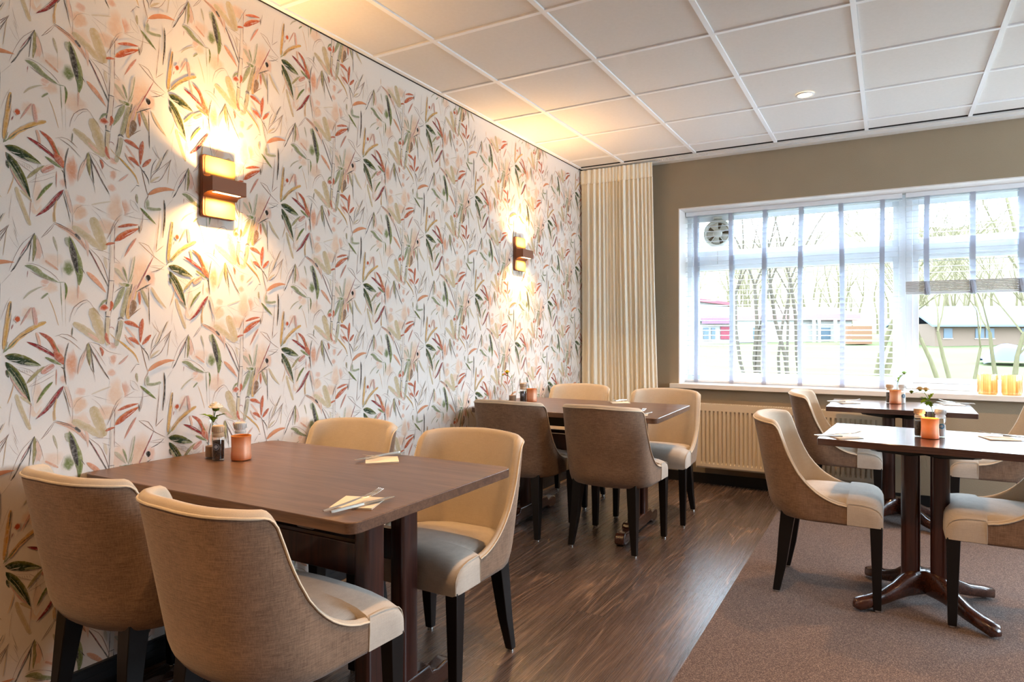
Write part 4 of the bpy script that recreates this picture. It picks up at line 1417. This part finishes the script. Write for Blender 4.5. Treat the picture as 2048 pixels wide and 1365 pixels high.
def leaf_mesh(length, width, lobes=3, curl=.3):
    b = MB(); pts = []; n = 15
    for i in range(n + 1):
        q = i / n; wv = width * math.sin(PI * q ** .85) * (1 + .45 * math.sin(lobes * 2 * PI * q)) * .5
        z = curl * length * (q - q * q * 1.4)
        pts.append([(q * length, -max(.0006, wv), z + .3 * wv), (q * length, 0, z), (q * length, max(.0006, wv), z + .3 * wv)])
    b.grid(pts)
    pts2 = [[(p[0], p[1], p[2] - .0006) for p in r] for r in pts]; b.grid(pts2)
    return b


def flower(label, base, stem_pts, heads, leaves, kind):
    """base: point in the bottle; stem_pts, heads and leaves are relative to it"""
    t = thing('cut_flower', label, 'flower', base)
    b = MB(); P_ = [Vector(p) for p in stem_pts]; pts = catmull([tuple(p) for p in stem_pts], 12); b.tube([tuple(p) for p in pts], .0014, 6); b.build('stem', M['stem_green'], t, smooth=60)
    for (hx, hy, hz), r, mat, tilt in heads:
        near = min((Vector(tuple(q)) for q in pts), key=lambda q: (q - Vector((hx, hy, hz))).length)
        bm_ = MB()
        if (near - Vector((hx, hy, hz))).length > .006: bm_.tube([near, (near + Vector((hx, hy, hz))) / 2 + Vector((0, 0, .004)), (hx, hy, hz)], .0011, 6)
        bm_.lathe([(.0001, -.004), (r * .45, 0), (r * .55, r * .3), (r * .3, r * .45)], hx, hy, 10, caps=False)
        for i in range(len(bm_.v) - 40, len(bm_.v)): bm_.v[i] = (bm_.v[i][0], bm_.v[i][1], bm_.v[i][2] + hz)
        bm_.build('calyx', M['leaf_dark'], t, smooth=60)
        rnd = random.Random(int(hx * 9999 + hz * 777))
        b = MB()
        for ring, (nn, rr, up) in enumerate(((7, 1.0, .35), (6, .8, .62), (5, .55, .85), (4, .3, 1.0))):
            for k in range(nn):
                a = 2 * PI * (k + ring * .5) / nn + rnd.uniform(-.15, .15); rows = []
                for i in range(5):
                    q = i / 4; row = []
                    for j in (-1, -.5, 0, .5, 1):
                        ww = r * .55 * rr ** .5 * math.sin(PI * (.18 + .72 * q)) * j
                        out = r * rr * math.sin(q * PI * .62); zz = r * (.25 + up * 1.0 * q ** 1.1) - abs(j) ** 2 * -.12 * r
                        ca, sa = math.cos(a), math.sin(a)
                        row.append((hx + out * ca - ww * sa, hy + out * sa + ww * ca, hz + zz))
                    rows.append(row)
                b.grid(rows)
        b.build('blossom', M[mat], t, smooth=70)
    for (lx, ly, lz), az, el, ln, wd, mat in leaves:
        b = leaf_mesh(ln, wd)
        near = min((Vector(tuple(q)) for q in pts), key=lambda q: (q - Vector((lx, ly, lz))).length)
        b.xf(Matrix.Translation((lx, ly, lz)) @ Matrix.Rotation(math.radians(az), 4, 'Z') @ Matrix.Rotation(-math.radians(el), 4, 'Y'))
        if (near - Vector((lx, ly, lz))).length > .004: b.tube([near, (lx, ly, lz)], .0009, 5)
        b.build('leaf', M[mat], t, smooth=60)
    return t


VR = 29.6  # azimuth of image right
flower('white ranunculus flower with yellow green leaves in the bottle on the front long table', (0.132, -3.846, .800),
       [(0, 0, 0), (0, 0, .07), (.008, .002, .105), (.014, .004, .128)], [((.014, .004, .126), .025, 'petal_white', 0)],
       [((.004, .001, .090), VR + 180, 28, .058, .022, 'leaf_green'), ((.006, .001, .092), VR + 5, 30, .052, .024, 'leaf_dark'), ((.004, .0, .085), VR + 150, 50, .035, .018, 'leaf_green'),
        ((.006, .0, .084), VR - 40, 40, .034, .020, 'leaf_green'), ((.004, .0, .080), VR + 250, 60, .030, .016, 'leaf_dark')], 'r')
flower('yellow flower on a bent stem in the bottle on the rear long table', (0.108, -1.520, .800),
       [(0, 0, 0), (-.002, -.002, .06), (-.010, -.004, .10), (-.030, -.012, .130)], [((-.036, -.014, .142), .018, 'petal_yellow', 0), ((-.062, -.024, .128), .008, 'petal_yellow', 0)],
       [((-.020, -.008, .122), VR + 185, 10, .030, .014, 'leaf_dark'), ((-.012, -.006, .112), VR + 10, 45, .036, .010, 'leaf_green'), ((-.010, -.004, .104), VR + 20, 60, .024, .012, 'leaf_green')], 'y')
flower('small tan blossoms with green leaves leaning over the candle on the small front table', (2.520, -1.850, .775),
       [(0, 0, 0), (-.003, -.001, .07), (-.014, -.006, .125), (-.034, -.016, .165)], [((-.054, -.028, .178), .014, 'petal_cream', 0), ((-.030, -.014, .176), .013, 'petal_cream', 0), ((-.088, -.048, .166), .010, 'leaf_dark', 0)],
       [((-.020, -.009, .138), VR + 195, -18, .046, .026, 'leaf_green'), ((-.016, -.007, .128), VR + 220, -20, .040, .024, 'leaf_green'), ((-.018, -.007, .135), VR + 20, 50, .045, .018, 'leaf_green'),
        ((-.016, -.007, .125), VR + 250, -30, .036, .022, 'leaf_dark'), ((-.016, -.006, .130), VR + 150, 25, .045, .022, 'leaf_green')], 'c')
flower('pale green bud with upright leaf on the small table below the window', (2.392, -0.290, .790),
       [(0, 0, 0), (0, 0, .07), (.010, .005, .115), (.034, .018, .150)], [((.040, .020, .152), .015, 'bud_green', 0)],
       [((.004, .002, .095), VR - 20, 68, .066, .034, 'leaf_green'), ((.004, .002, .100), VR + 180, 15, .055, .010, 'leaf_dark')], 'b')

# amber vases on the windowsill
def sill_vase():
    b = MB(); rows = []; n = 96
    t = thing('ribbed_glass_vase', '', 'vase')
    for r, z in ((.050, 0.0), (.055, .004), (.0565, .02), (.0565, .125), (.0555, .132)):
        rows.append([((r + .0007 * math.cos(24 * 2 * PI * i / n)) * math.cos(2 * PI * i / n), (r + .0007 * math.cos(24 * 2 * PI * i / n)) * math.sin(2 * PI * i / n), z) for i in range(n)])
    b.grid(rows, closed_u=True); b.f.append(tuple(range(n))[::-1]); b.m.append(0); b.build('glass_body', M['amber'], t, smooth=60)
    b = MB(); b.lathe([(.0555, .132), (.0553, .136), (.0535, .136), (.0533, .132)], n=48, caps=False); b.build('rim', M['clear_glass'], t, smooth=60)
    return t
v1 = sill_vase(); v1.location = (2.925, 0.055, .8035); tag(v1, 'amber ribbed glass vase on the windowsill, the left one of the pair', 'vase', 'amber glass vases')
v2 = copy_tree(v1); v2.location = (3.058, 0.050, .8035); v2['label'] = 'amber ribbed glass vase on the windowsill, the right one beside the frame edge'

# ------------------------------------------------------------------ wall sconces
def sconce(y, z, label):
    t = thing('wall_sconce', label, 'wall lamp', (0.003, y, z), group='copper wall sconces')
    W, Hh = .150, .122
    b = MB(); b.prism(rrect(W, 2 * Hh, .014, 5), 0, 0.0, .018); b.build('backplate', M['sconce_copper'], t, bevel=.003)
    b = MB(); b.prism(rrect(W - .014, 2 * Hh - .008, .012, 5), 0, .0182, .0202); b.xf(Matrix.Translation((0, .004, 0))); b.build('reflector_plate', M['sconce_cream'], t, smooth=40)
    # copper band with concave ends toward the plate
    b = MB()
    prof = [(.0204, -.045), (.030, -.034), (.050, -.029), (.078, -.029), (.080, -.027), (.080, .027), (.078, .029), (.050, .029), (.030, .034), (.0204, .045)]
    b.v = []; b.prism([(x, z_) for x, z_ in prof], 1, -W / 2, W / 2 + .004); b.build('band', M['sconce_copper'], t, smooth=40)
    for s in (-1, 1):
        b = MB(); z_ = s * .0296; b.add([(.052, -.058, z_), (.074, -.058, z_), (.074, .058, z_), (.052, .058, z_)], [(0, 1, 2, 3)]); b.build('led_strip', M['led_warm'], t)
        l = light('sconce_light', 'AREA', (0.003 + .060, y, z + s * .034), SCONCE_W, WARM, rot=(0 if s < 0 else PI, 0, 0), shape='RECTANGLE', size=.02, size_y=.11)
        l.data.spread = math.radians(135)
    return t
SCONCE_W = 2.9
sconce(-3.735, 1.795, 'lit copper wall sconce on the wallpaper above the front long table')
sconce(-1.250, 1.790, 'lit copper wall sconce on the wallpaper nearer the curtain')

# ------------------------------------------------------------------ recessed ceiling spots
DOWN_W = 50.0
def downlight(x, y, label):
    t = thing('recessed_downlight', label, 'ceiling light', (x, y, RZ), group='recessed ceiling spots')
    b = MB(); b.lathe([(.052, .002), (.053, -.001), (.050, -.004), (.042, -.004), (.038, .001)], n=40, caps=False); b.build('trim_ring', M['white_gloss'], t, smooth=50)
    b = MB(); b.lathe([(.0001, -.0005), (.040, -.0005)], n=32, caps=False); b.build('lens', M['downlight_lens'], t)
    light('downlight_beam', 'SPOT', (x, y, RZ - .012), DOWN_W, (1.0, .54, .22), spot_size=math.radians(105), spot_blend=.6, shadow_soft_size=.035)
downlight(1.906, -1.139, 'round white recessed spot light in the ceiling tiles')
for x, y, ph in ((1.906, -3.539, 'above the aisle between the front tables'), (1.906, -5.939, 'just behind the viewer'), (4.306, -1.139, 'far right near the window'),
                 (4.306, -3.539, 'to the right of the viewer'), (4.306, -5.939, 'behind and right of the viewer'), (0.706, -5.939, 'behind the viewer beside the wallpaper')):
    downlight(x, y, 'round recessed spot light in the ceiling ' + ph)

# ================================================================== OUTSIDE
def gz(d):
    """ground height at distance d beyond the window wall"""
    return interp(d, [0, 2, 12, 26, 30, 45, 60, 75, 95], [-.35, -.35, -.05, .60, .80, 1.2, 4.5, 9.5, 14.5])

b = MB(); rows = []
rnd = random.Random(2)
for i in range(0, 49):
    y = 0.4 + (i / 48) ** 1.5 * 45
    rows.append([(x, y, gz(y) + (rnd.uniform(-.03, .03) if i > 2 else 0)) for x in range(-45, 50, 3)])
b.grid(rows)
tag(b.build('ground_lawn', M['lawn'], smooth=60), 'pale grass field outside rising gently away from the window', kind='structure')
b = MB(); rows = []
for i in range(26):
    y = 45 + i * 2.2
    rows.append([(x, y, gz(y) + rnd.uniform(-.5, .9) * min(1, i / 3)) for x in range(-70, 72, 2)])
b.grid(rows)
tag(b.build('hill', M['hill'], smooth=60), 'wooded pale brown hillside beyond the houses', kind='structure')


def grow(b, p, d, ln, r, depth, rnd, up=.25, forks=2, nseg=3, rmin=.005):
    pts = [Vector(p)]; rs = [r]; dv = Vector(d).normalized()
    for i in range(nseg):
        dv = (dv + Vector((rnd.uniform(-.16, .16), rnd.uniform(-.16, .16), rnd.uniform(-.02, .10)))).normalized()
        pts.append(pts[-1] + dv * ln / nseg); rs.append(lerp(r, r * .66, (i + 1) / nseg))
    b.tube(pts, rs, 6 if r > .03 else 4, cap=False)
    if depth == 0: return
    for k in range(forks + (1 if rnd.random() < .35 else 0)):
        a = rnd.uniform(0, 2 * PI); sp = rnd.uniform(.35, .75)
        nd = (dv + Vector((math.cos(a) * sp, math.sin(a) * sp, rnd.uniform(-.1, up)))).normalized()
        at_ = pts[-1] if k < 2 else pts[-2]
        grow(b, at_, nd, ln * rnd.uniform(.62, .82), max(rmin, rs[-1] * rnd.uniform(.55, .8)), depth - 1, rnd, up, forks, nseg, rmin)


def tree(x, y, h, r, label, mat, seed, stems=1, depth=5, lean=.1):
    rnd = random.Random(seed); t = thing('bare_tree', label, 'tree', (x, y, gz(y) - .05), group='bare trees outside')
    b = MB()
    for s in range(stems):
        a = rnd.uniform(0, 2 * PI)
        d = Vector((math.cos(a) * lean * (1 if stems == 1 else 1.8), math.sin(a) * lean, 1))
        grow(b, (rnd.uniform(-.18, .18) * (stems > 1), rnd.uniform(-.1, .1) * (stems > 1), 0), d, h * rnd.uniform(.36, .48), r * rnd.uniform(.8, 1.1), depth, rnd)
    b.build('branches', M[mat], t, smooth=80)


tree(-0.33, 10.3, 5.2, .055, 'bare multi-stemmed tree seen through the left part of the lowered blind', 'dark_bark', 5, 3, 7, .14)
tree(0.08, 11.6, 5.4, .050, 'bare forked tree seen through the middle of the lowered blind', 'dark_bark', 8, 2, 7, .12)
tree(0.55, 10.8, 5.6, .060, 'thicker bare tree just right of the forked one behind the blind', 'dark_bark', 13, 2, 7, .10)
tree(2.20, 15.2, 5.2, .100, 'mossy green bare tree behind the right part of the lowered blind', 'bark', 21, 2, 6, .16)
tree(3.27, 8.9, 3.0, .045, 'slender leaning bare tree at the left of the open pane', 'bark', 34, 1, 6, .22)
tree(3.46, 10.1, 3.6, .055, 'straight bare tree left of centre in the open pane', 'bark', 45, 1, 6, .06)
tree(3.78, 10.3, 2.6, .034, 'thin crooked bare tree in the middle of the open pane', 'bark', 57, 1, 6, .12)
tree(4.35, 11.8, 3.4, .055, 'bare tree left behind the amber vases', 'bark', 61, 1, 6, .16)
tree(4.50, 10.7, 3.0, .055, 'bare tree right above the amber vases', 'bark', 75, 1, 6, .08)
tree(4.95, 11.9, 5.4, .075, 'broad bare tree at the right edge of the open pane', 'bark', 82, 2, 5, .10)

# thicket of bare twigs on the hillside: nobody could count it
b = MB(); rnd = random.Random(77)
for i in range(170):
    x = rnd.uniform(-26, 24); y = rnd.uniform(33, 58)
    if y < 42 and -16 < x < 10: y += 11
    z = gz(y); h = rnd.uniform(2.5, 6.0)
    d = Vector((rnd.uniform(-.15, .15), 0, 1))
    grow(b, (x, y, z), d, h * .45, .07, 3, rnd, .3, 2, 2, .012)
tag(b.build('bare_thicket', M['bark']), 'tangle of bare shrubs and saplings on the slope beyond the houses', kind='stuff')


def bx(t, name, mat, x0, x1, y0, y1, z0, z1, parent=None):
    b = MB(); b.box(x0, x1, y0, y1, z0, z1); return b.build(name, M[mat], parent or t)


def gable_roof(b, x0, x1, y0, y1, ze, zr, axis=0):
    """ridge along x (axis 0) or y (axis 1)"""
    if axis == 0:
        ym = (y0 + y1) / 2; b.prism([(y0, ze), (ym, zr), (y1, ze), (y1, ze - .12), (ym, zr - .16), (y0, ze - .12)], 0, x0, x1)
    else:
        xm = (x0 + x1) / 2; b.prism([(x0, ze), (xm, zr), (x1, ze), (x1, ze - .12), (xm, zr - .16), (x0, ze - .12)], 1, y0, y1)


ROT = math.radians(29.6)
# house in line with the left window; local x runs along its front
h = thing('white_house', 'white house with a long pinkish red roof seen through the lowered blind', 'house', (-6.2, 27.6, gz(27.6) - .1), rz=ROT)
bx(h, 'wall', 'house_wall', 0, 8.0, 0, 5, 0, 1.35)
b = MB(); b.prism([(-.25, 1.30), (-.25, 1.60), (2.6, 2.05), (5.4, 1.60), (5.4, 1.30)], 0, -.1, 8.3); b.build('roof', M['roof_pink'], h)
bx(h, 'fascia', 'roof_purple', .45, 2.05, -.32, -.26, 1.12, 1.38)
bx(h, 'garage_wall', 'house_white', 2.2, 5.2, -.06, 0, .2, 1.30)
d_ = bx(h, 'front_door', 'door_red', 1.45, 2.10, -.08, -.02, .35, .98)
for x0, x1 in ((.60, .85), (1.0, 1.18), (3.05, 3.45), (6.35, 6.9)):
    w_ = bx(h, 'window', 'house_window', x0, x1, -.075, -.01, .35, .92); bx(h, 'window_frame', 'house_white', x0 - .04, x1 + .04, -.07, -.005, .30, .34, w_)
for x in (5.9, 6.15, 6.95): bx(h, 'column', 'house_white', x, x + .12, -.4, -.28, .1, 1.3)
# taller house behind it
h2 = thing('gabled_house', 'taller cream house with a red edged roof behind the white house', 'house', (-10.6, 36.0, gz(36) - .1), rz=ROT)
bx(h2, 'wall', 'house_wall', 0, 4.6, 0, 5, 0, 2.35)
b = MB(); b.prism([(-.3, 2.95), (5.0, 2.30), (5.0, 2.12), (-.3, 2.75)], 1, -.3, 5.2); b.build('roof', M['roof_red'], h2)
# shed seen through the open pane
s_ = thing('garden_shed', 'low shed with a blue grey roof seen through the open pane', 'shed', (3.95, 27.6, gz(27.6) - .1), rz=math.radians(24))
bx(s_, 'wall', 'brick_brown', .1, 5.4, 0, 3.4, 0, 1.05)
b = MB(); b.prism([(-.4, 1.00), (1.7, 1.85), (3.8, 1.00), (3.8, .92), (1.7, 1.77), (-.4, .92)], 0, -.2, 5.7); b.build('roof', M['roof_blue'], s_)
for x0 in (.45, 1.7, 2.1, 3.5): 
    w_ = bx(s_, 'window', 'house_window', x0, x0 + .34, -.03, .02, .45, .85); bx(s_, 'window_frame', 'house_white', x0 - .03, x0 + .37, -.035, .01, .40, .44, w_)
# fence, crates, hedge, tarp
t = thing('timber_stack', 'stack of brown timber boards beside the white house', 'timber', (0.75, 27.8, gz(27.8)), rz=ROT)
for i in range(4): bx(t, 'board_layer', 'timber_brown', 0, 1.1, 0, .7, .05 + i * .22, .20 + i * .22)
b = MB(); rnd = random.Random(5)
for i in range(90):
    v = Vector((rnd.gauss(0, 1), rnd.gauss(0, 1), rnd.gauss(0, 1))).normalized() * rnd.uniform(.25, .42); c_ = (v.x * 1.2, v.y, .5 + v.z * 1.2)
    b.add([(c_[0] + rnd.uniform(-.12, .12), c_[1] + rnd.uniform(-.12, .12), c_[2] + rnd.uniform(-.12, .12)) for _ in range(4)], [(0, 1, 2), (0, 2, 3), (0, 1, 3), (1, 2, 3)])
hb = b.build('evergreen_shrub', M['hedge_green']); hb.location = (-6.25, 26.6, gz(26.6)); tag(hb, 'dark green evergreen shrub at the left end of the white house', 'shrub')
b = MB(); rows = []
for i in range(9):
    rows.append([(j * .16 - .64, i * .16 - .64, max(0, .62 * (1 - ((i - 4) / 4.4) ** 2) * (1 - ((j - 4) / 4.6) ** 2)) + rnd.uniform(-.03, .03)) for j in range(9)])
b.grid(rows); tp = b.build('blue_tarpaulin', M['tarp_blue'], smooth=30); tp.location = (5.45, 19.3, gz(19.3) + .02); tag(tp, 'crumpled blue tarpaulin over a heap behind the trees at the right', 'tarpaulin')
